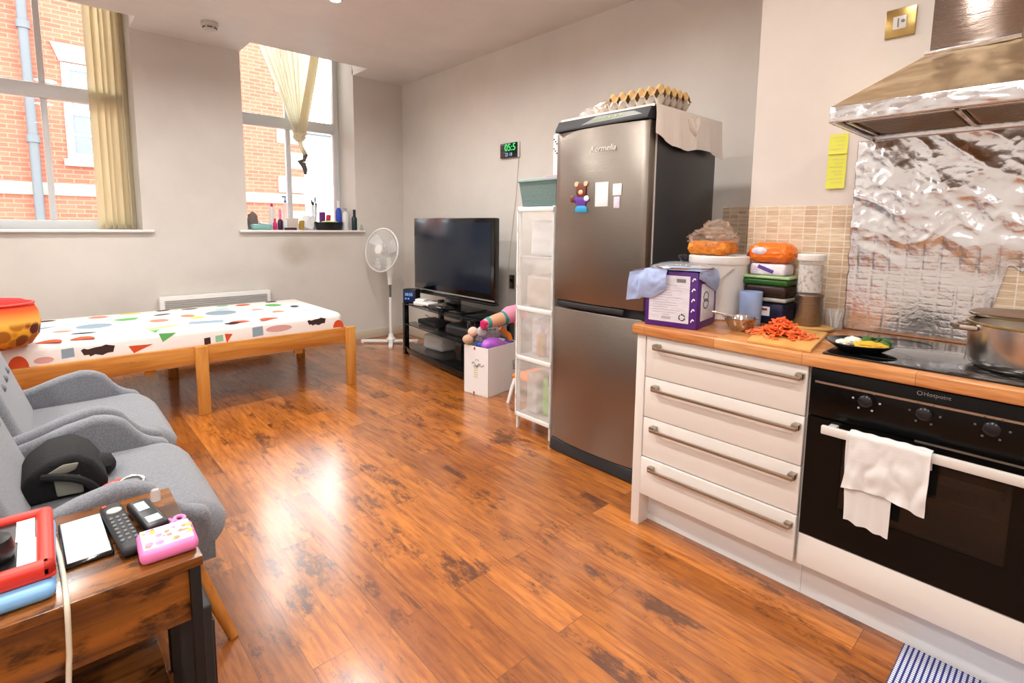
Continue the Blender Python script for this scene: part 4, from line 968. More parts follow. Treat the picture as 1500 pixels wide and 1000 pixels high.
for k in range(9): b.box(2.3085, 2.3105, 2.15 + (k * 37 % 4) * .011, 2.162 + (k * 37 % 4) * .011, 1.73 + k * .0135, 1.738 + k * .0135)
b.build('printed_marks', MT['ink'], t)

# ------------------------------------------------------------------ fridge
FX0, FX1, FY0, FY1 = 2.18, 2.86, 1.463, 2.065
t = thing('fridge_freezer', 'tall stainless steel fridge freezer beside the drawer unit', 'fridge', ((FX0 + FX1) / 2, (FY0 + FY1) / 2, 0))
B().box(2.275, FX1, FY0, FY1, .03, 1.895, .006).build('cabinet_body', MT['fridge_side'], t)
def door(z0, z1, name):
    b = B(); n = 16
    pts = [(2.258, FY0)] + [(FX0 + .022 * (2 * u - 1) ** 2 + .002, FY0 + (FY1 - FY0) * u) for u in [i / n for i in range(n + 1)]] + [(2.258, FY1)]
    b.prism(pts, 'z', z0, z1, .004, 2); return b.build(name, MT['steel'], t, ang=25)
du = door(.905, 1.832, 'upper_door'); dl = door(.075, .86, 'lower_door')
B().box(2.256, 2.277, FY0 + .004, FY1 - .004, .08, 1.83).build('door_gasket', MT['offwhite'], t)
b = B(); b.prism([(2.26, FY0 + .005)] + [(FX0 + .03 + .02 * (2 * u - 1) ** 2, FY0 + .005 + (FY1 - FY0 - .01) * u) for u in [i / 12 for i in range(13)]] + [(2.26, FY1 - .005)], 'z', .86, .905); b.build('handle_groove', MT['rubber'], t)
B().box(2.178, 2.20, FY0 + .1, FY1 - .06, .872, .90, .006).build('handle_lip', MT['rubber'], t)
b = B(); b.prism([(2.185, .005), (2.275, .005), (2.275, .072), (2.195, .072)], 'y', FY0 + .002, FY1 - .002, .004); b.build('plinth', MT['rubber'], t)
b = B(); b.prism([(2.182, 1.835), (2.278, 1.835), (2.278, 1.896), (2.212, 1.896), (2.185, 1.850)], 'y', FY0, FY1, .004, 2); b.build('fascia', MT['rubber'], t)
b = B()
sl = Vector((2.212 - 2.185, 0, .046)).normalized()
def fp(y, s, lift=.0015): p = Vector((2.185, y, 1.850)) + sl * (s * .050); return p + Vector((-sl.z, 0, sl.x)) * lift
vs = [b.bm.verts.new(fp(*q)) for q in ((1.88, .05), (1.50, .22), (1.56, .80), (1.79, .92))]; f = b.bm.faces.new(vs); bmesh.ops.solidify(b.bm, geom=[f], thickness=.001); b.build('control_panel', MT['fascia'], t)
b = B(); 
for k, y in enumerate((1.79, 1.76, 1.73, 1.70, 1.66, 1.63)): p = fp(y, .5, .003); b.rbox(p, (.012, .010, .003), .001, (0, R(-59.6), 0), 0, 1)
b.build('control_keys', MT['led'], t)
text('badge', 'Kermelia', .045, (FX0 - .0005, 1.808, 1.705), (0, -1, 0), (0, 0, 1), MT['badge'], du, .001, .35)
for y in (1.80, 1.74): pass
def xd(y): u = (y - FY0) / (FY1 - FY0); return FX0 + .022 * (2 * u - 1) ** 2 + .002
t = thing('bear_magnet', 'bear-shaped fridge magnet in purple and blue on the upper door', 'magnet', (2.178, 1.86, 1.40))
xm = xd(1.86)
b = B(); b.prism([(1.835, 1.475), (1.885, 1.475), (1.898, 1.50), (1.896, 1.53), (1.88, 1.55), (1.845, 1.55), (1.828, 1.53), (1.826, 1.5)], 'x', xm - .008, xm, .002); b.build('head', MT['bearbrown'], t)
b = B(); 
for y in (1.893, 1.829): b.cyl((xm - .009, y, 1.546), (xm, y, 1.546), .013, n=14)
b.build('ear', MT['bearcream'], t)
b = B(); b.prism([(1.83, 1.42), (1.885, 1.42), (1.898, 1.455), (1.915, 1.46), (1.92, 1.475), (1.89, 1.482), (1.835, 1.482), (1.81, 1.47), (1.80, 1.455), (1.825, 1.45)], 'x', xm - .0075, xm, .002); b.build('dress', MT['bearpurple'], t)
b = B(); b.prism([(1.815, 1.395), (1.90, 1.395), (1.898, 1.418), (1.885, 1.43), (1.83, 1.43), (1.818, 1.418)], 'x', xm - .0085, xm, .002); b.build('skirt', MT['bearteal'], t)
B().blob((xm - .006, 1.862, 1.502), (.005, .017, .014), 0, sub=3).build('muzzle', MT['bearcream'], t); B().blob((xm - .006, 1.922, 1.468), (.005, .015, .02), 0, sub=2).build('paw', MT['bearbrown'], t); B().blob((xm - .006, 1.823, 1.468), (.005, .018, .016), 0, sub=2).build('scarf', MT['paper'], t)
def magnet(y0, y1, z0, z1, label, m=MT['paper']):
    x = min(xd(y0), xd(y1)) ; return B().box(x - .0015, x + .0015, y0, y1, z0, z1, .0006).build('note_magnet', m, None, label=label, cat='magnet')
magnet(1.682, 1.766, 1.424, 1.548, 'large white magnetic note on the upper fridge door'); magnet(1.602, 1.655, 1.478, 1.536, 'small square white magnet right of the large note')
o = magnet(1.612, 1.648, 1.415, 1.472, 'faint pink and silver magnet under the small square one', MT['lilac'])

# cloth, trays and bag on the fridge
b = B()
def clothf(u, v):
    y = 1.452 + .60 * u if True else 0
    x = 2.225 + .66 * v
    return Vector((x, y, 1.9065 + .003 * noise.noise(Vector((u * 5, v * 5, 0)))))
b.grid(clothf, 14, 18)
def drape(u, v):   # side hanging over the near side of the fridge
    x = 2.225 + .66 * u; dpt = .165 + .02 * math.sin(u * 7) + .03 * min(1, max(0, (u - .25) / .2)) - .025 * (1 - min(1, max(0, (u - .02) / .2)))
    rip = (.010 * math.sin(u * 26) + .008 * noise.noise(Vector((u * 9, v * 2, 4)))) * v
    return Vector((x + .004 * math.sin(v * 5 + u * 9), 1.452 - .004 - .008 * v - max(0, rip), 1.9065 - dpt * v))
b.grid(drape, 60, 12)
b.grid(lambda u, v: Vector((2.225 - .004, 1.452 + .6 * u, 1.9065 - .012 * v)), 14, 2)
bmesh.ops.remove_doubles(b.bm, verts=b.bm.verts[:], dist=.0015)
bmesh.ops.solidify(b.bm, geom=b.bm.faces[:], thickness=-.002)
tc_ = thing('fridge_cloth', 'white cloth spread over the fridge top and hanging down its side', 'cloth', (2.55, 1.75, 1.897))
b.build('cloth', MT['cloth'], tc_)
b = B(); b.tube([(2.52, 1.436, 1.875), (2.545, 1.433, 1.83), (2.57, 1.436, 1.80), (2.585, 1.433, 1.85), (2.60, 1.436, 1.885)], [.012, .018, .012, .018, .010], 8); b.build('bow', MT['cloth'], tc_)
def tray(z0, m, label, flip):
    cx, cyy, pitch = 2.40, 1.61, .0555
    nx, ny = 5, 6; t = thing('egg_tray', label, 'egg tray', (cx, cyy, z0), 0, 'egg trays on the fridge')
    b = B()
    def f(u, v):
        x = (u - .5) * nx * pitch; y = (v - .5) * ny * pitch
        h = math.cos(2 * PI * u * nx) + math.cos(2 * PI * v * ny)     # posts at the corners, cups at the centres
        q = max(0, min(1, .5 + h * .33)); q = q * q * (3 - 2 * q)
        zz_ = (.048 * (1 - q)) if flip else .044 * q
        return Vector((cx + x, cyy + y, z0 + .001 + zz_))
    b.grid(f, nx * 10, ny * 10, .0025)
    b.build('pulp', m, t, ang=70); return t
tray(1.9125, MT['pulp'], 'grey cardboard egg tray at the bottom of the stack on the fridge', False)
tray(1.9125 + .046, MT['pulp2'], 'tan cardboard egg tray on top of the stack on the fridge', True)
for k in (0, 1):
    y = 1.61 + (2.5 - k - .0) * .0555
    b = B(); b.lathe([(0, -.026), (.012, -.023), (.019, -.012), (.021, 0), (.018, .014), (.011, .025), (0, .03)], (2.40 - 2 * .0555, y, 1.9125 + .033), 20); b.build('egg', MT['egg'], None, label='white egg in the front row of the grey tray, %s' % ('at its left end' if k == 0 else 'second from its left end'), cat='egg')
b = B().blob((2.36, 1.91, 1.935), (.07, .10, .042), .45, 4, 5, flat=-.022); b.build('plastic_bag', MT['film'], None, label='crumpled clear plastic bag on the left of the fridge top', cat='bag')
b = B().blob((2.32, 1.83, 1.944), (.06, .05, .038), .25, 3, 4, flat=-.031); b.build('bread_pack', MT['beige'], None, label='tan wrapped packet beside the egg trays on the fridge', cat='packet')

# ------------------------------------------------------------------ kitchen run
t = thing('drawer_unit', 'white four-drawer kitchen base unit at the worktop end', 'drawer unit', (2.2, .92, 0))
B().box(1.904, 2.50, 1.243, 1.285, 0, .863, .002).build('end_panel', MT['cabinet'], t)
B().box(1.925, 2.50, .60, 1.243, .15, .863).build('carcass', MT['cabinet'], t, smooth=False)
B().box(1.98, 1.996, .597, 1.243, 0, .149).build('plinth', MT['plinth'], t, smooth=False)
for z0, z1, hz, px in ((.684, .860, .818, 0), (.505, .681, .640, 0), (.326, .502, .462, 0), (.154, .322, .284, .008)):
    dr = B().box(1.904 - px, 1.924, .603, 1.238, z0, z1, .003).build('drawer', MT['cabinet'], t)
    b = B().box(1.866, 1.878, .615, 1.186, hz - .006, hz + .006, .002)
    for y in (.622, 1.179): b.box(1.872, 1.904 - px, y - .012, y + .012, hz - .004, hz + .016, .002)
    b.build('handle', MT['steelsatin'], dr)
t = thing('oven', 'built-in black glass oven under the hob', 'oven', (2.2, .29, .27))
b = B()
for q in ((1.93, 2.49, -.016, .004, .27, .86), (1.93, 2.49, .574, .594, .27, .86), (1.93, 2.49, .004, .574, .27, .29), (2.47, 2.49, .004, .574, .27, .86), (1.93, 2.49, .004, .574, .68, .70)): b.box(*q)
b.build('oven_cavity', MT['ovenlit'], t, smooth=False)
b = B(); WY0, WY1, WZ0, WZ1 = .08, .485, .40, .635
for q in ((1.902, 1.93, -.016, WY0, .272, .692), (1.902, 1.93, WY1, .592, .272, .692), (1.902, 1.93, WY0, WY1, .272, WZ0), (1.902, 1.93, WY0, WY1, WZ1, .692)): b.box(*q)
dr = b.build('oven_door', MT['ovenblack'], t, smooth=False)
B().box(1.906, 1.912, WY0, WY1, WZ0, WZ1).build('door_window', MT['ovenglass'], dr, smooth=False)
b = B().box(1.845, 1.862, -.01, .535, .660, .688, .004)
for y in (.01, .51): b.box(1.86, 1.903, y - .012, y + .012, .664, .684, .003)
b.build('door_handle', MT['offwhite'], dr)
B().box(1.902, 1.93, -.016, .592, .700, .858, .002).build('control_panel', MT['ovenblack'], t)
B().box(1.8995, 1.9025, -.016, .578, .811, .818).build('trim_strip', MT['steelsatin'], t)
B().box(1.9005, 1.9025, .0, .30, .693, .699).build('vent_strip', MT['steelsatin'], t)
for k, y in enumerate((.430, .283, .135)):
    kb = B().lathe([(0, 0), (.021, 0), (.019, .016), (.014, .02), (0, .02)], n=24, M=Matrix.Translation((1.902, y, .785)) @ Matrix.Rotation(R(-90), 4, 'Y')).build('knob', MT['knobgrey'], t)
    for a in range(6):
        aa = a * PI / 3 + .5; B().rbox((1.901, y + .036 * math.sin(aa), .785 + .032 * math.cos(aa)), (.003, .006, .006), .001, None, 0, 1).build('dial_mark', MT['inklight'] if k == 0 else MT['greyplastic'], t)
text('maker_mark', 'Hotpoint', .017, (1.9015, .290, .838), (0, -1, 0), (0, 0, 1), MT['grayp'], t)
B().tube([(1.9012, .299 + .006 * math.cos(a), .843 + .006 * math.sin(a)) for a in [i * 2 * PI / 16 for i in range(16)]], .0012, 5, True).build('maker_ring', MT['grayp'], t)
b = B()
for k in range(16): b.tube([(1.96, .01 + k * .037, .52), (2.46, .01 + k * .037, .52)], .002, 5)
b.tube([(1.96, .006, .52), (1.96, .572, .52)], .003, 5); b.build('oven_rack', MT['steelp'], t)
B().box(2.05, 2.35, .10, .44, .5225, .56, .01).build('baking_tray', MT['pot'], None, label='grey baking tray on the rack inside the oven', cat='tray')
B().rbox((1.99, .36, .326), (.05, .12, .07), .015).build('green_packet', MT['limebag'], None, label='green packet at the bottom of the oven', cat='packet')
B().box(1.904, 1.924, -.016, .594, .154, .268, .003).box(1.922, 1.998, -.016, .594, .1495, .160).build('oven_filler_panel', MT['cabinet'], None, label='plain cream panel below the oven', cat='panel')
B().box(1.98, 1.996, -.60, .596, 0, .149).build('oven_plinth', MT['plinth'], None, label='white plinth running under the oven', cat='plinth', smooth=False)
t = thing('base_unit', 'white base unit to the right of the oven at the frame edge', 'cabinet', (2.2, -.31, 0))
B().box(1.925, 2.50, -.60, -.02, .15, .863).build('carcass', MT['cabinet'], t, smooth=False)
dr = B().box(1.904, 1.924, -.597, -.022, .154, .860, .003).build('door', MT['cabinet'], t); B().box(1.866, 1.878, -.57, -.06, .80, .812, .002).build('handle', MT['steelsatin'], dr)
B().box(1.884, 2.502, -.62, 1.302, .864, .905, .006, 3).build('worktop', MT['worktop'], None, True, label='wood block worktop over the drawers and oven', cat='worktop')

# towel on the oven handle
t = thing('towel', 'white cotton towel hanging over the oven door handle', 'towel', (1.853, .35, .69))
def tw(yl, yr, zt, zb, x0, ph, amp):
    def f(u, v):
        y = yl + (yr - yl) * u; w = noise.noise(Vector((u * 3.2, v * 2.1, ph))) * amp + .5 * noise.noise(Vector((u * 8, v * 4, ph + 3))) * amp + amp * .7 * math.sin(u * 11 + ph + v * 2) * v
        if v < .12: 
            a = (1 - v / .12) * PI * .5; x = x0 + .014 * (1 - math.cos(a)) ; z_ = zt - .012 + .012 * math.sin(a)
        else: x = x0; z_ = zt - .012 + (zb(u) - zt + .012) * (v - .12) / .88
        return Vector((x - .004 - abs(w) * min(1, v * 2), y - .010 * math.sin(v * 3 + ph) * (1 - u) * v, z_ + .006 * noise.noise(Vector((u * 5, 3, ph)))))
    return f
B().grid(tw(.452, .248, .697, lambda u: .512 + .012 * math.sin(u * 4), 1.836, 1.2, .012), 40, 40, .002).build('front_fold', MT['towel'], t, ang=80)
B().grid(tw(.458, .330, .690, lambda u: .408 - .014 * u, 1.8425, 5.1, .0035), 26, 40, .002).build('back_fold', MT['towel'], t, ang=80)
B().grid(lambda u, v: Vector((1.842 + .026 * v, .452 - .204 * u, .6935 + .003 * math.sin(v * PI) - (.06 * max(0, v - .8) * 5 if v > .8 else 0) + .0012 * math.sin(u * 30))), 30, 10, .0025).build('top_fold', MT['towel'], t, ang=80)

# foil splashback
FT = thing('foil_splashback', 'crumpled kitchen foil covering the tiles behind the hob', 'foil', (XK - .012, .3, .907))
def foil(u, v):
    y = .672 - u * .95; z_ = .907 + v * .765
    # the lower right corner is torn away: pull the sheet's edge up
    q = 0
    if y < .24:
        q = min(1, (.24 - y) / .05)
    zlow = .907 + q * (.285 + .03 * noise.noise(Vector((y * 30, 0, 0))) - .05 * min(1, max(0, (.12 - y) * 4)))
    z_ = zlow + v * (1.672 - zlow)
    up = min(1, max(0, (z_ - 1.16) / .12))
    a_, c_ = y * .8 + z_ * .6, z_ * .8 - y * .6        # folds run diagonally
    n1 = noise.noise(Vector((a_ * 2.6, c_ * 6.5, .3))); n2 = noise.noise(Vector((a_ * 7, c_ * 15, 1.7))); n3 = noise.noise(Vector((y * 26, z_ * 24, 4.1))); n4 = noise.noise(Vector((y * 60, z_ * 55, 7.7)))
    d = up * (.0075 * (1 - abs(n1) * 2.0) + .0050 * (1 - abs(n2) * 2) + .0016 * (1 - abs(n3) * 2) + .0003 * n4) + (1 - up) * (.0010 * n2 + .0005 * n3 + .0002 * n4)
    # tiles telegraph through the lower half
    gy = abs(((y / .0535) % 1) - .5); gz = abs((((z_ - .905) / .0265) % 1) - .5)
    d -= (1 - up * .9) * (.0044 * max(0, gy - .40) / .1 + .0006 * max(0, gz - .38) / .12)
    return Vector((XK - .011 - max(-.0005, d), y + .006 * noise.noise(Vector((z_ * 22, 0, 3))) * (1 if u < .01 else 0), z_))
B().grid(foil, 300, 240, .0006).build('foil_sheet', MT['foil'], FT, ang=180)

# cooker hood
t = thing('cooker_hood', 'stainless chimney cooker hood wrapped in foil above the hob', 'cooker hood', (2.25, .31, 1.67))
HX0, HY0, HY1, HZ = 1.985, -.005, .625, 1.672
b = B(); 
for q in ((HX0, HX0 + .012, HY0, HY1, HZ, HZ + .05), (HX0, XK - .001, HY0, HY0 + .012, HZ, HZ + .05), (HX0, XK - .001, HY1 - .012, HY1, HZ, HZ + .05), (XK - .03, XK - .001, HY0, HY1, HZ, HZ + .05)): b.box(*q, .002)
b.build('rim', MT['foil'], t)
def rimf(u, v):
    Pb = [(XK - .03, HY1), (HX0, HY1), (HX0, HY0)]; s_ = u * 2; i = min(1, int(s_)); f = s_ - i
    p = Vector(Pb[i]).lerp(Vector(Pb[i + 1]), f); e = min(1, min(f, 1 - f) * 30)
    n = .0045 * (1 - abs(noise.noise(Vector((p.x * 10, p.y * 10, v * 1.5)))) * 2) + .002 * noise.noise(Vector((p.x * 30, p.y * 30, v * 4)))
    o = max(.0006, n * e * math.sin(v * PI) + .0008)
    d = Vector((0, 1)) if i == 0 else Vector((-1, 0))
    q = p + d * o + (Vector((-1, 1)) * .0008)
    return Vector((q.x, q.y, HZ - .001 + v * .052 + .0015 * noise.noise(Vector((p.x * 40, p.y * 40, 2)))))
B().grid(rimf, 220, 14, .0006).build('foil_wrap', MT['foil'], t, ang=180)
def cano(u, v):
    # walk round three sides (left, front, right) and lift towards the chimney
    Pb = [(XK - .002, HY1), (HX0, HY1), (HX0, HY0), (XK - .002, HY0)]; Pt = [(XK - .002, .425), (2.245, .425), (2.245, .195), (XK - .002, .195)]
    s = u * 3; i = min(2, int(s)); f = s - i
    p0 = Vector(Pb[i]).lerp(Vector(Pb[i + 1]), f); p1 = Vector(Pt[i]).lerp(Vector(Pt[i + 1]), f); p = p0.lerp(p1, v)
    n = noise.noise(Vector((p.x * 9, p.y * 9, v * 5))) * .004 + noise.noise(Vector((p.x * 26, p.y * 26, v * 12))) * .0016
    e = min(1, min(f, 1 - f) * 12)
    return Vector((p.x - n * e, p.y, HZ + .05 + v * .18 + n * e))
B().grid(cano, 150, 36, .0015).build('canopy', MT['foilg'], t, ang=50)
B().box(2.248, XK - .001, .198, .422, 1.895, ZC, .003).build('chimney', MT['chimney'], t)
b = B(); b.tube([(2.50, .428, 1.902), (2.34, .43, 1.904), (2.242, .428, 1.902), (2.24, .36, 1.905), (2.241, .28, 1.903), (2.24, .2, 1.906)], [.006, .007, .009, .006, .008, .007], 6); b.build('foil_edge', MT['foil'], t)
B().box(HX0 + .012, XK - .03, HY0 + .012, HY1 - .012, HZ + .030, HZ + .036).build('underside', MT['silver'], t, smooth=False)
for y0_, y1_ in ((.03, .30), (.32, .59)):
    b = B().box(HX0 + .10, XK - .05, y0_, y1_, HZ + .02, HZ + .03)
    for k in range(14): x = HX0 + .115 + k * .025; b.box(x, x + .012, y0_ + .01, y1_ - .01, HZ + .014, HZ + .021)
    b.build('grease_filter', mat('filter_mesh', (150, 128, 98), .35, .9), t)
b = B().box(HX0 + .02, HX0 + .085, .04, .40, HZ + .012, HZ + .03, .003); b.box(HX0 + .02, HX0 + .085, .44, .60, HZ + .012, HZ + .03, .003); b.build('lamp_bar', MT['black'], t)
b = B().box(HX0 + .09, HX0 + .10, .03, .60, HZ + .008, HZ + .03, .002); b.box(HX0 + .09, XK - .05, .303, .317, HZ + .008, HZ + .03, .002); b.box(HX0 + .09, XK - .05, .592, .602, HZ + .008, HZ + .03, .002); b.build('filter_frame', MT['steelp'], t)

# wall plate and notes
t = thing('cooker_switch', 'square brass switch plate high on the kitchen wall', 'switch', (XK - .005, .568, 2.055))
B().box(XK - .009, XK, .520, .617, 2.055, 2.160, .003).build('face_plate', MT['brass'], t); B().box(XK - .013, XK - .008, .548, .592, 2.082, 2.130, .002).build('rocker', MT['offwhite'], t)
b = B(); b.box(XK - .0145, XK - .0125, .573, .577, 2.09, 2.122); b.cyl((XK - .0145, .56, 2.11), (XK - .0125, .56, 2.11), .006); b.build('switch_mark', MT['grayp'], t)
for z0, z1, lab in ((1.632, 1.714, 'upper lime sticky note on the wall beside the hood'), (1.490, 1.640, 'lower, longer lime sticky note on the wall beside the hood')):
    t = thing('sticky_note', lab, 'note', (XK - .002, .745, z0), 0, 'lime notes on the kitchen wall')
    dx = .0 if z0 > 1.6 else .002
    B().grid(lambda u, v: Vector((XK - .0015 - dx - .006 * (1 - v) ** 3, .782 - .07 * u, z0 + (z1 - z0) * v)), 4, 10, .0006).build('paper', MT['note'], t)
    b = B()
    for k in range(int((z1 - z0) / .016) - 1): zz_ = z1 - .014 - k * .016; dd = .006 * (1 - (zz_ - z0) / (z1 - z0)) ** 3; b.box(XK - .0030 - dx - dd, XK - .0018 - dx - dd, .724, .775 - .01 * (k % 3), zz_, zz_ + .0022)
    b.build('handwriting', MT['gold'], t)

# ------------------------------------------------------------------ things on the worktop
ZW = .9055
# purple carton: front edge turned a little towards the camera
ang = math.atan2(1.960 - 1.925, 1.267 - 1.047)
PC = Vector((1.925, 1.267, ZW))
fr = Vector((1.960 - 1.925, 1.047 - 1.267, 0)); pw = fr.length; fr.normalize(); bk_ = Vector((2.24 - 1.96, 1.098 - 1.047, 0)); bk_.normalize(); bk_ = Vector((-fr.y, fr.x, 0)) if Vector((-fr.y, fr.x, 0)).dot(bk_) > 0 else Vector((fr.y, -fr.x, 0))
MPB = Matrix((fr, bk_, Vector((0, 0, 1)))).transposed().to_4x4(); MPB.translation = PC      # local x right along the front, y back, z up
t = thing('purple_carton', 'purple cardboard carton with a white printed panel on the worktop', 'carton', PC)
h = .235; dpb = .235
def PB(fn, name, m, **k):
    b = B(); b.T = MPB; fn(b); return b.build(name, m, t, **k)
PB(lambda b: b.box(0, pw, 0, dpb, 0, h, .003), 'carton_body', MT['purple'])
PB(lambda b: b.box(.018, pw - .032, -.001, .0005, .022, h - .018), 'white_panel', MT['label'], smooth=False)
PB(lambda b: b.box(pw - .0005, pw + .001, .045, dpb - .03, .03, h - .05, .0004), 'side_label', MT['label'])
def barcode(b):
    for k in range(14): b.box(.135 + k * .0028, .135 + k * .0028 + (.0018 if k % 3 else .001), -.0016, -.0008, h - .045, h - .03)
PB(barcode, 'barcode', MT['ink'], smooth=False)
def lines(b):
    for k in range(12): b.box(.035, .13 + .03 * math.sin(k * 2.3), -.0016, -.0009, .060 + k * .0105, .0622 + k * .0105)
    b.box(.075, .115, -.0016, -.0009, .033, .045); b.box(.08, .11, -.0016, -.0009, .05, .053)
PB(lines, 'small_print', MT['inklight'], smooth=False)
def recyc(b):
    for k in range(3):
        a = k * 2 * PI / 3 + .2; c_, s_ = math.cos, math.sin; cx, cz, r0 = .163, .046, .0125
        b.tube([(cx + r0 * c_(a + q), -.0014, cz + r0 * s_(a + q)) for q in (0, .4, .8, 1.2, 1.5)], .0022, 5)
        tip = a + 1.85; b.prism([(cx + .0075 * c_(tip - .45), cz + .0075 * s_(tip - .45)), (cx + .0175 * c_(tip - .45), cz + .0175 * s_(tip - .45)), (cx + .0125 * c_(tip), cz + .0125 * s_(tip))], 'y', -.002, -.0008)
PB(recyc, 'recycling_mark', MT['ink'])
def swirl(b):
    for k in range(5): b.tube([(pw - .022 + .012 * u, -.0012, .03 + k * .042 + .012 * math.sin(u * 2.6)) for u in [i / 6 for i in range(7)]], .0026, 5)
PB(swirl, 'white_swirl', MT['paper'])
PB(lambda b: [b.tube([(pw + .0012, .10 + .03 * math.cos(a), .10 + q + .02 * math.sin(a)) for a in [i * PI / 6 for i in range(13)]], .002, 5) for q in (0, .03)], 'side_emblem', MT['ink'])
t = thing('blue_plastic_bag', 'pale blue plastic bag draped over the purple carton corners', 'bag', MPB @ Vector((.0, 0, h)))
def bagl(u, v):    # hangs over the carton's left front corner
    a = -.075 + u * .17; zz_ = h + .006 - v * (.125 - .045 * max(0, (u - .55) / .45) ** 1.5)
    n = noise.noise(Vector((u * 4, v * 3, 8))) * .010
    yb = -.006 - abs(n) if a > 0 else -.006 + abs(n) - .004 * 0
    return MPB @ Vector((a - (.012 * v if a < 0 else 0), yb - .012 * math.sin(v * PI) * (1 if a > -.02 else .4), zz_ - (.02 * (1 - u) ** 2 if u < .4 else 0)))
B().grid(bagl, 24, 16, .0012).build('left_flap', MT['bluefilm'], t)
def bagr(u, v):
    y = -.004 + u * .215; n = noise.noise(Vector((u * 5, v * 3, 3))) * .010
    return MPB @ Vector((pw + .006 + abs(n) + .012 * math.sin(v * PI) * u, y, h + .006 - v * (.03 + .07 * u)))
B().grid(bagr, 20, 10, .0012).build('right_flap', MT['bluefilm'], t)
B().grid(lambda u, v: MPB @ Vector((-.06 + (pw + .066) * u, -.006 + .225 * v, h + .006 + .002 * noise.noise(Vector((u * 6, v * 6, 1))) - (.012 * (1 - u / .2) if u < .2 else 0))), 20, 16, .0012).build('top_sheet', MT['bluefilm'], t)
t = thing('pan_lid', 'glass pan lid with a steel rim lying on the purple carton', 'lid', MPB @ Vector((.115, .115, h + .009)))
lc = MPB @ Vector((.112, .112, h + .0095))
B().lathe([(.128, 0), (.134, 0), (.135, .004), (.132, .007), (.128, .006)], lc, 48).build('rim', MT['steelp'], t)
B().lathe([(.0, .024), (.05, .021), (.09, .016), (.129, .004), (.129, .006), (.09, .019), (.05, .0245), (0, .0275)], lc, 48).build('glass_dome', MT['jar'], t)
B().lathe([(0, .026), (.012, .026), (.008, .034), (.018, .042), (.02, .05), (.012, .056), (0, .057)], lc, 24).build('knob', MT['black'], t)
BK = (2.360, 1.160)
t = thing('white_bucket', 'white lidded plastic bucket behind the purple carton', 'bucket', (*BK, ZW))
B().lathe([(0, 0), (.108, 0), (.112, .004), (.128, .245), (.132, .255), (.128, .255), (.0, .25)], (*BK, ZW), 48).build('bucket_body', MT['bucket'], t)
B().lathe([(0, .252), (.133, .252), (.136, .258), (.136, .285), (.13, .29), (.12, .284), (0, .284)], (*BK, ZW), 48).build('lid', MT['bucket'], t)
B().tube([(BK[0] - .10, BK[1] + .085, ZW + .22), (BK[0] - .135, BK[1] + .03, ZW + .17), (BK[0] - .138, BK[1] - .02, ZW + .155), (BK[0] - .118, BK[1] - .07, ZW + .19), (BK[0] - .08, BK[1] - .108, ZW + .235)], .0028, 8).build('wire_handle', MT['silver'], t)
zb = ZW + .2905
t = thing('snack_bag', 'clear bag of orange snacks on the white bucket lid', 'bag', (BK[0] - .01, BK[1] + .01, zb))
b = B().rbox((BK[0] - .03, BK[1] + .02, zb + .034), (.17, .185, .062), .026, (0, 0, .1), amp=.006); b.build('snacks', MT['orange'], t)
b = B().blob((BK[0] - .03, BK[1] + .02, zb + .075), (.10, .105, .05), .3, 5, 5); b.blob((BK[0] - .03, BK[1] + .005, zb + .115), (.05, .055, .045), .5, 4, 4, seed=3); b.build('film_wrap', MT['filmt'], t)
# tubs beside the tiles
TC = (2.418, .945)
t = thing('blue_tub', 'dark blue food tub with a clear lid at the bottom of the tub stack', 'tub', (*TC, ZW))
b = B().rbox((*TC, ZW + .049), (.14, .175, .097), .02, seg=4); b.build('tub_body', MT['tubblue'], t); B().rbox((*TC, ZW + .106), (.152, .19, .016), .006).build('lid', MT['clearlid'], t)
b = B().box(TC[0] - .0715, TC[0] - .0695, TC[1] - .03, TC[1] + .02, ZW + .035, ZW + .075); b.build('white_label', MT['paper'], t, smooth=False); B().box(TC[0] - .0725, TC[0] - .0705, TC[1] - .02, TC[1] + .005, ZW + .058, ZW + .068).build('red_label', MT['redp'], t, smooth=False)
z1 = ZW + .1145
t = thing('green_tub', 'green food tub with a pale lid standing on the blue tub', 'tub', (*TC, z1))
B().rbox((*TC, z1 + .030), (.142, .185, .058), .02, seg=4).build('sauce_half', MT['sauce'], t); B().rbox((*TC, z1 + .068), (.15, .195, .03), .012, seg=4).build('tub_body', MT['tubgreen'], t); B().rbox((*TC, z1 + .089), (.156, .208, .012), .005).build('lid', MT['tublid'], t)
z2 = z1 + .0955
t = thing('spread_carton', 'small lilac and white carton on the green tub', 'carton', (*TC, z2))
b = B().rbox((TC[0], TC[1], z2 + .026), (.11, .15, .051), .012, seg=3); b.build('carton_body', MT['lilac'], t); B().rbox((TC[0] - .0555, TC[1] + .005, z2 + .028), (.002, .07, .016), .0008, (R(20), 0, 0)).build('print', MT['violet'], t)
z3 = z2 + .0525
t = thing('orange_bread_bag', 'orange plastic-wrapped loaf on top of the tub stack', 'bread', (*TC, z3))
b = B().rbox((TC[0], TC[1], z3 + .045), (.13, .185, .088), .042, (0, 0, 0), amp=.006); b.build('wrapper', MT['orangewrap'], t)
b = B().blob((TC[0] - .064, TC[1] + .035, z3 + .055), (.006, .032, .016), .2, 3, 3); b.build('print', MT['lilac'], t)
b = B().blob((TC[0], TC[1] + .092, z3 + .03), (.03, .016, .022), .4, 4, 3); b.build('tied_end', MT['darkred'], t)
t = thing('blue_cup', 'pale blue plastic beaker in front of the tub stack', 'beaker', (2.292, .975, ZW))
B().lathe([(0, 0), (.042, 0), (.044, .003), (.046, .142), (.043, .142), (.041, .006), (0, .006)], (2.292, .975, ZW), 32).build('beaker', MT['bluecup'], t)
t = thing('steel_bowl', 'small stainless steel bowl in front of the beaker', 'bowl', (2.09, .925, ZW))
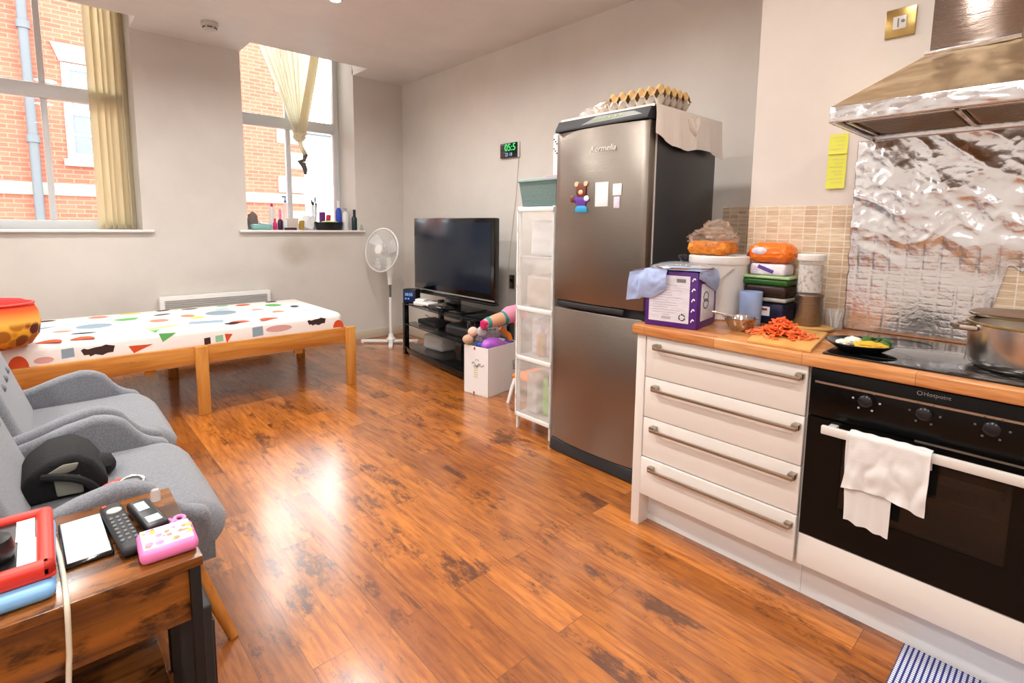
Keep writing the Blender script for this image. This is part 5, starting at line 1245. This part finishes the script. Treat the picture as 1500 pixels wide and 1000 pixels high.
BC = (2.105, .932, ZW)
B().lathe([(0, 0), (.030, 0), (.032, .003), (.045, .013), (.055, .032), (.062, .050), (.07, .054), (.07, .057), (.061, .054), (.053, .034), (.042, .016), (.0, .006)], BC, 48).build('bowl', MT['steelp'], t)
B().tube([(BC[0] - .03, BC[1] + .02, ZW + .058), (BC[0] - .05, BC[1] + .06, ZW + .068), (BC[0] - .06, BC[1] + .09, ZW + .072)], [.008, .005, .007], 8).build('spoon_handle', MT['steelp'], t)
t = thing('chopping_board', 'light wooden chopping board under the chopped carrots', 'chopping board', (2.09, .74, ZW))
b = B(); b.prism([(1.905, .600), (1.905, .815), (2.26, .895), (2.285, .665)], 'z', ZW, ZW + .012, .003); b.build('board', MT['board'], t)
b = B(); rnd = random.Random(5)
zc = ZW + .0125
for k in range(340):
    r_ = abs(rnd.gauss(0, .055)); a = rnd.uniform(0, 2 * PI); r_ = min(r_, .11); hh = .060 * math.exp(-(r_ / .06) ** 2)
    x = 2.085 + r_ * math.cos(a) * 1.05; y = .765 + r_ * math.sin(a) * 1.05
    L1 = rnd.uniform(.016, .034); b.rbox((x, y, zc + .003 + hh * rnd.uniform(.15, 1)), (L1, rnd.uniform(.006, .011), rnd.uniform(.004, .008)), .002, (rnd.uniform(-.5, .5), rnd.uniform(-.5, .5), rnd.uniform(0, PI)), 0, 1)
b.build('chopped_carrot', MT['carrot'], None, label='heap of chopped orange carrot on the chopping board', cat='carrots', kind='stuff')
t = thing('round_board', 'round wooden board under the steel canister', 'board', (2.37, .765, ZW))
B().lathe([(0, 0), (.098, 0), (.102, .004), (.102, .010), (.098, .013), (0, .013)], (2.372, .772, ZW), 48, sy=.95).build('board', MT['board'], t); B().lathe([(.099, .0), (.105, .003), (.105, .010), (.099, .0135)], (2.372, .772, ZW), 48, sy=.95).build('rim', MT['brass'], t)
JC = (2.385, .775)
t = thing('steel_canister', 'brushed steel canister standing on the round board', 'canister', (*JC, ZW + .0135))
B().lathe([(0, 0), (.051, 0), (.053, .003), (.053, .118), (.056, .122), (.056, .132), (.05, .134), (0, .134)], (*JC, ZW + .0135), 40).build('canister', MT['chimney'], t)
zj = ZW + .0135 + .1345
t = thing('glass_jar', 'clear jar of pale rice mix with a white lid on the steel canister', 'jar', (*JC, zj))
B().lathe([(0, 0), (.046, 0), (.049, .004), (.049, .135), (.045, .137), (.045, .006), (0, .004)], (*JC, zj), 40).build('glass', MT['jar'], t); B().lathe([(0, .0065), (.0442, .0065), (.0442, .118), (0, .122)], (*JC, zj), 32).build('rice', MT['rice'], t)
B().lathe([(0, .1375), (.052, .1375), (.053, .14), (.053, .16), (.05, .163), (0, .163)], (*JC, zj), 40).build('lid', MT['plastic'], t)
t = thing('small_glass', 'small clear plastic cup at the end of the foil', 'cup', (2.452, .672, ZW))
B().lathe([(0, 0), (.028, 0), (.03, .003), (.034, .085), (.032, .085), (.028, .005), (0, .005)], (2.452, .694, ZW), 28).build('cup', MT['jar'], t)
b = B()
for k in range(5): b.tube([(2.452 + .01 * math.cos(k * 1.3), .694 + .01 * math.sin(k * 1.3), ZW + .006), (2.452 + .024 * math.cos(k * 1.3), .694 + .024 * math.sin(k * 1.3), ZW + .07 + .012 * (k % 2))], .003, 6)
b.build('picks', MT['paper'], t)
# hob and pans
t = thing('hob', 'black glass ceramic hob set in the worktop', 'hob', (2.18, .29, ZW))
B().box(1.925, 2.43, .0, .572, ZW - .0003, ZW + .006, .002).build('glass', MT['hob'], t)
for c_, r_ in (((2.05, .15), .09), ((2.31, .15), .075), ((2.05, .43), .075), ((2.31, .43), .09)): B().lathe([(r_ - .0015, 0), (r_, 0), (r_, .0003), (r_ - .0015, .0003)], (*c_, ZW + .0061), 48).build('ring_mark', MT['greyplastic'], t)
ZH = ZW + .0065
PL = (2.05, .497)
t = thing('black_plate', 'black plate of yellow and green food on the hob', 'plate', (*PL, ZH))
B().lathe([(0, .0), (.06, .0), (.065, .004), (.098, .026), (.102, .030), (.098, .031), (.064, .009), (0, .007)], (*PL, ZH), 48).build('plate', MT['black'], t)
B().blob((PL[0] - .008, PL[1] - .035, ZH + .022), (.055, .048, .014), .2, 4, 4).build('omelette', MT['pancake'], t)
b = B()
for k in range(16): a = k * 2.4; b.blob((PL[0] + .028 + .022 * math.cos(a), PL[1] - .038 + .03 * math.sin(a), ZH + .026 + .006 * (k % 3)), (.014, .009, .005), .3, 3, 2, rot=(a, .4, a))
b.build('greens', MT['leaf'], t)
b = B().blob((PL[0] + .025, PL[1] + .025, ZH + .024), (.026, .028, .016), .3, 4, 3); b.blob((PL[0] - .02, PL[1] + .045, ZH + .022), (.02, .022, .012), .3, 4, 3); b.build('boiled_egg', MT['eggwhite'], t)
PT = (2.145, .085)
t = thing('cooking_pot', 'wide worn aluminium cooking pot of yellow oil on the front ring', 'pot', (*PT, ZH))
B().lathe([(0, 0), (.128, 0), (.142, .012), (.148, .03), (.152, .132), (.156, .136), (.152, .137), (.146, .132), (.142, .03), (.13, .008), (0, .006)], (*PT, ZH), 64).build('pot_body', MT['pot'], t)
B().lathe([(0, .095), (.1445, .095), (.1445, .088), (0, .088)], (*PT, ZH), 48).build('oil', MT['curry'], t)
B().tube([(PT[0] - .09, PT[1] + .122, ZH + .12), (PT[0] - .105, PT[1] + .155, ZH + .122), (PT[0] - .07, PT[1] + .178, ZH + .122), (PT[0] - .02, PT[1] + .178, ZH + .122), (PT[0] - .005, PT[1] + .15, ZH + .12)], .009, 8).build('lug_handle', MT['pot'], t)
B().lathe([(.150, .130), (.157, .134), (.157, .139), (.150, .139)], (*PT, ZH), 64).build('rolled_rim', MT['brass'], t, label='yellowed rolled rim')
P2 = (2.398, .055)
t = thing('rear_pan', 'steel pan on the rear ring behind the wide cooking pot', 'pan', (*P2, ZH))
B().lathe([(0, 0), (.080, 0), (.087, .006), (.089, .134), (.092, .139), (.088, .139), (.084, .01), (0, .008)], (*P2, ZH), 48).build('pan_body', MT['steelp'], t)
LD = (2.272, .14); zl = ZH + .1395
t = thing('brown_pan_lid', 'flat brown lid resting across the rims of the two pans', 'lid', (*LD, zl))
B().lathe([(0, 0), (.104, 0), (.108, .003), (.108, .010), (.10, .014), (0, .017)], (*LD, zl), 48).build('disc', MT['brownlid'], t)
B().lathe([(.1085, .0), (.112, .002), (.112, .008), (.1085, .010)], (*LD, zl), 48).build('rim', MT['steelp'], t)

# floor mat
t = thing('floor_mat', 'blue and white woven check mat on the floor by the plinth', 'mat', (1.85, -.11, 0))
B().box(1.735, 1.968, -.50, .283, .0005, .010, .003).build('mat', MT['check'], t)

# ------------------------------------------------------------------ things on the right-hand window sill
ZL = ZS + .0225
def bottle(name, lab, cat, x, y, r, hb, ht, mb, mc, pump=False, sy=.8):
    t = thing(name, lab, cat, (x, y, ZL)); ht_ = ht - ZL; hb_ = hb - ZL
    B().lathe([(0, 0), (r * .94, 0), (r, .006), (r, hb_ * .8), (r * .8, hb_ * .92), (r * .42, hb_), (0, hb_)], (x, y, ZL), 24, sy=sy).build('bottle_body', mb, t)
    if pump:
        b = B().lathe([(0, hb_), (r * .4, hb_), (r * .4, hb_ + .02), (.006, hb_ + .022), (.006, ht_ - .012), (0, ht_ - .012)], (x, y, ZL), 16); b.rbox((x - .012, y, ZL + ht_ - .008), (.045, .016, .014), .005); b.build('pump_head', mc, t)
    else: B().lathe([(0, hb_), (r * .5, hb_), (r * .48, ht_), (0, ht_)], (x, y, ZL), 20, sy=sy).build('cap', mc, t)
b = B().blob((1.66, 5.82, ZL + .09), (.05, .045, .09), .25, 4, 4, flat=-.0895); b.build('folded_cloth', MT['lump'], None, label='brown-grey cloth bundle at the left end of the window sill', cat='cloth')
t = thing('wipes_pack', 'flat teal pack of wipes at the left of the window sill', 'wipes', (1.69, 5.64, ZL)); B().rbox((1.69, 5.64, ZL + .028), (.20, .10, .056), .022, amp=.003).build('pack', MT['tealpack'], t); B().rbox((1.72, 5.64, ZL + .064), (.09, .07, .016), .006, (0, .12, 0)).build('flap', MT['paper'], t)
bottle('shampoo_bottle', 'white bottle with a pink cap left of the sill', 'bottle', 1.845, 5.79, .027, 1.49, 1.522, MT['plastic'], MT['magenta'])
bottle('magenta_bottle', 'short magenta bottle in front of the white pink-capped one', 'bottle', 1.822, 5.64, .021, 1.33, 1.366, MT['magenta'], MT['magenta'])
bottle('plum_bottle', 'plum coloured bottle with a large pink cap on the sill', 'bottle', 1.878, 5.65, .026, 1.36, 1.463, MT['plum'], MT['pink'])
bottle('pump_bottle', 'clear pump bottle with a blue pump at the back of the sill', 'bottle', 1.997, 5.83, .031, 1.54, 1.608, MT['clearp'], MT['bluecap'], True)
t = thing('beige_carton', 'beige open carton in the middle of the window sill', 'carton', (1.99, 5.70, ZL)); B().rbox((2.01, 5.70, ZL + .062), (.11, .10, .124), .004).build('carton', MT['beige'], t); B().rbox((1.935, 5.70, ZL + .055), (.04, .08, .11), .006).build('white_side', MT['paper'], t)
B().rbox((1.955, 5.58, ZL + .012), (.12, .04, .024), .008).build('dark_comb', MT['plum'], None, label='flat dark case lying at the front of the sill', cat='case')
B().rbox((2.095, 5.65, ZL + .05), (.03, .05, .10), .006, (0, .06, .3)).build('ochre_box', MT['ochre'], None, label='narrow ochre box beside the beige carton on the sill', cat='box')
b = B().rbox((2.185, 5.70, ZL + .075), (.14, .09, .15), .03, (0, .25, .2), amp=.010); b.build('crumpled_packet', MT['paper'], None, label='crumpled white packet in the middle of the sill', cat='packet')
t = thing('brush_cup', 'tall clear cup of dark brushes on the sill', 'cup', (2.303, 5.82, ZL)); B().lathe([(0, 0), (.032, 0), (.036, .27), (.033, .27), (.03, .005), (0, .005)], (2.303, 5.82, ZL), 24).build('cup', MT['clearp'], t)
for k, (dx, dz) in enumerate(((-.02, .33), (-.006, .31), (.012, .36), (.02, .30))):
    t = thing('brush', 'dark brush standing in the clear cup on the window sill', 'brush', (2.303 + dx * .5, 5.82, ZL + .01), 0, 'brushes in the clear cup')
    B().tube([(2.303 + dx * .5, 5.82, ZL + .01), (2.303 + dx * 1.2, 5.82 + dx * .3, ZL + dz - .06)], [.003, .004], 6).build('handle', MT['ink'], t)
    B().tube([(2.303 + dx * 1.2, 5.82 + dx * .3, ZL + dz - .06), (2.303 + dx * 1.3, 5.82 + dx * .3, ZL + dz - .03), (2.303 + dx * 1.3, 5.82 + dx * .3, ZL + dz)], [.005, .011, .006], 8).build('bristles', MT['black'], t)
B().rbox((2.392, 5.82, ZL + .10), (.055, .05, .20), .01, (0, 0, .3)).build('purple_pack', MT['purplepack'], None, label='purple packet behind the black bowl on the sill', cat='packet')
B().rbox((2.452, 5.81, ZL + .086), (.05, .05, .17), .012, (0, .12, -.2)).build('red_pack', MT['redpack'], None, label='red packet behind the black bowl on the sill', cat='packet')
t = thing('black_bowl', 'black oblong bowl with a light green lining on the sill', 'bowl', (2.387, 5.63, ZL)); B().lathe([(0, 0), (.135, 0), (.142, .006), (.158, .078), (.16, .086), (.154, .086), (.138, .01), (0, .008)], (2.387, 5.63, ZL), 40, sy=.52).build('bowl', MT['black'], t); B().blob((2.395, 5.63, ZL + .07), (.115, .06, .03), .15, 3, 4).build('lining', MT['lgreen'], t)
bottle('blue_spray_bottle', 'blue spray bottle with a white top at the right of the sill', 'bottle', 2.575, 5.80, .036, 1.50, 1.58, MT['ublue'], MT['plastic'])
bottle('white_spray_bottle', 'white bottle with a grey trigger in front of the blue spray bottle', 'bottle', 2.595, 5.66, .036, 1.46, 1.50, MT['plastic'], MT['fascia'], True)
bottle('dark_green_bottle', 'dark green-black bottle at the right end of the sill', 'bottle', 2.655, 5.57, .033, 1.41, 1.478, MT['dgreen'], MT['dgreen'])
B().lathe([(0, 0), (.018, 0), (.018, .03), (.008, .038), (.008, .05), (.012, .06), (0, .064)], (2.715, 5.525, ZL), 18).build('little_jar', MT['fascia'], None, label='tiny grey jar on the outer right corner of the sill', cat='jar')

# ------------------------------------------------------------------ light
def lamp(x, y, power, col=(1.0, .965, .92), r=.10):
    l = bpy.data.lights.new('downlight_fill_lamp', 'AREA'); l.shape = 'DISK'; l.size = r * 2; l.energy = power; l.color = col; l.spread = R(165)
    o = bpy.data.objects.new('downlight_fill_lamp', l); COL.objects.link(o); o.location = (x, y, ZC - .02)
SPOTS = [(1.706, 3.80), (.2, 3.80), (-1.2, 3.8), (1.7, 2.2), (.2, 2.2), (-1.2, 2.2), (1.55, .45), (.2, .3), (-1.2, .3), (1.5, -1.3), (.1, -1.3), (-1.2, -1.3)]  # visible downlight first; the others are added without fittings as general fill
for k, (x, y) in enumerate(SPOTS):
    lamp(x, y, 9 if (x > 1.4 and y < .5) else 24 if y > 2 else 18)
w = bpy.data.worlds.new('overcast'); S.world = w; w.use_nodes = True
bg = w.node_tree.nodes['Background']; bg.inputs['Color'].default_value = (.95, .975, 1.0, 1); bg.inputs['Strength'].default_value = 11.0
for wx in (W1, W2):
    l = bpy.data.lights.new('window_portal', 'AREA'); l.shape = 'RECTANGLE'; l.size = wx[1] - wx[0]; l.size_y = 2.2; l.cycles.is_portal = True
    o = bpy.data.objects.new('window_portal', l); COL.objects.link(o); o.location = ((wx[0] + wx[1]) / 2, 6.04, 2.35); o.rotation_euler = (R(-90), 0, 0)
S.view_settings.view_transform = 'Standard'; S.view_settings.look = 'None'; S.view_settings.gamma = 1; S.view_settings.use_curve_mapping = False
S.view_settings.exposure = 0.1
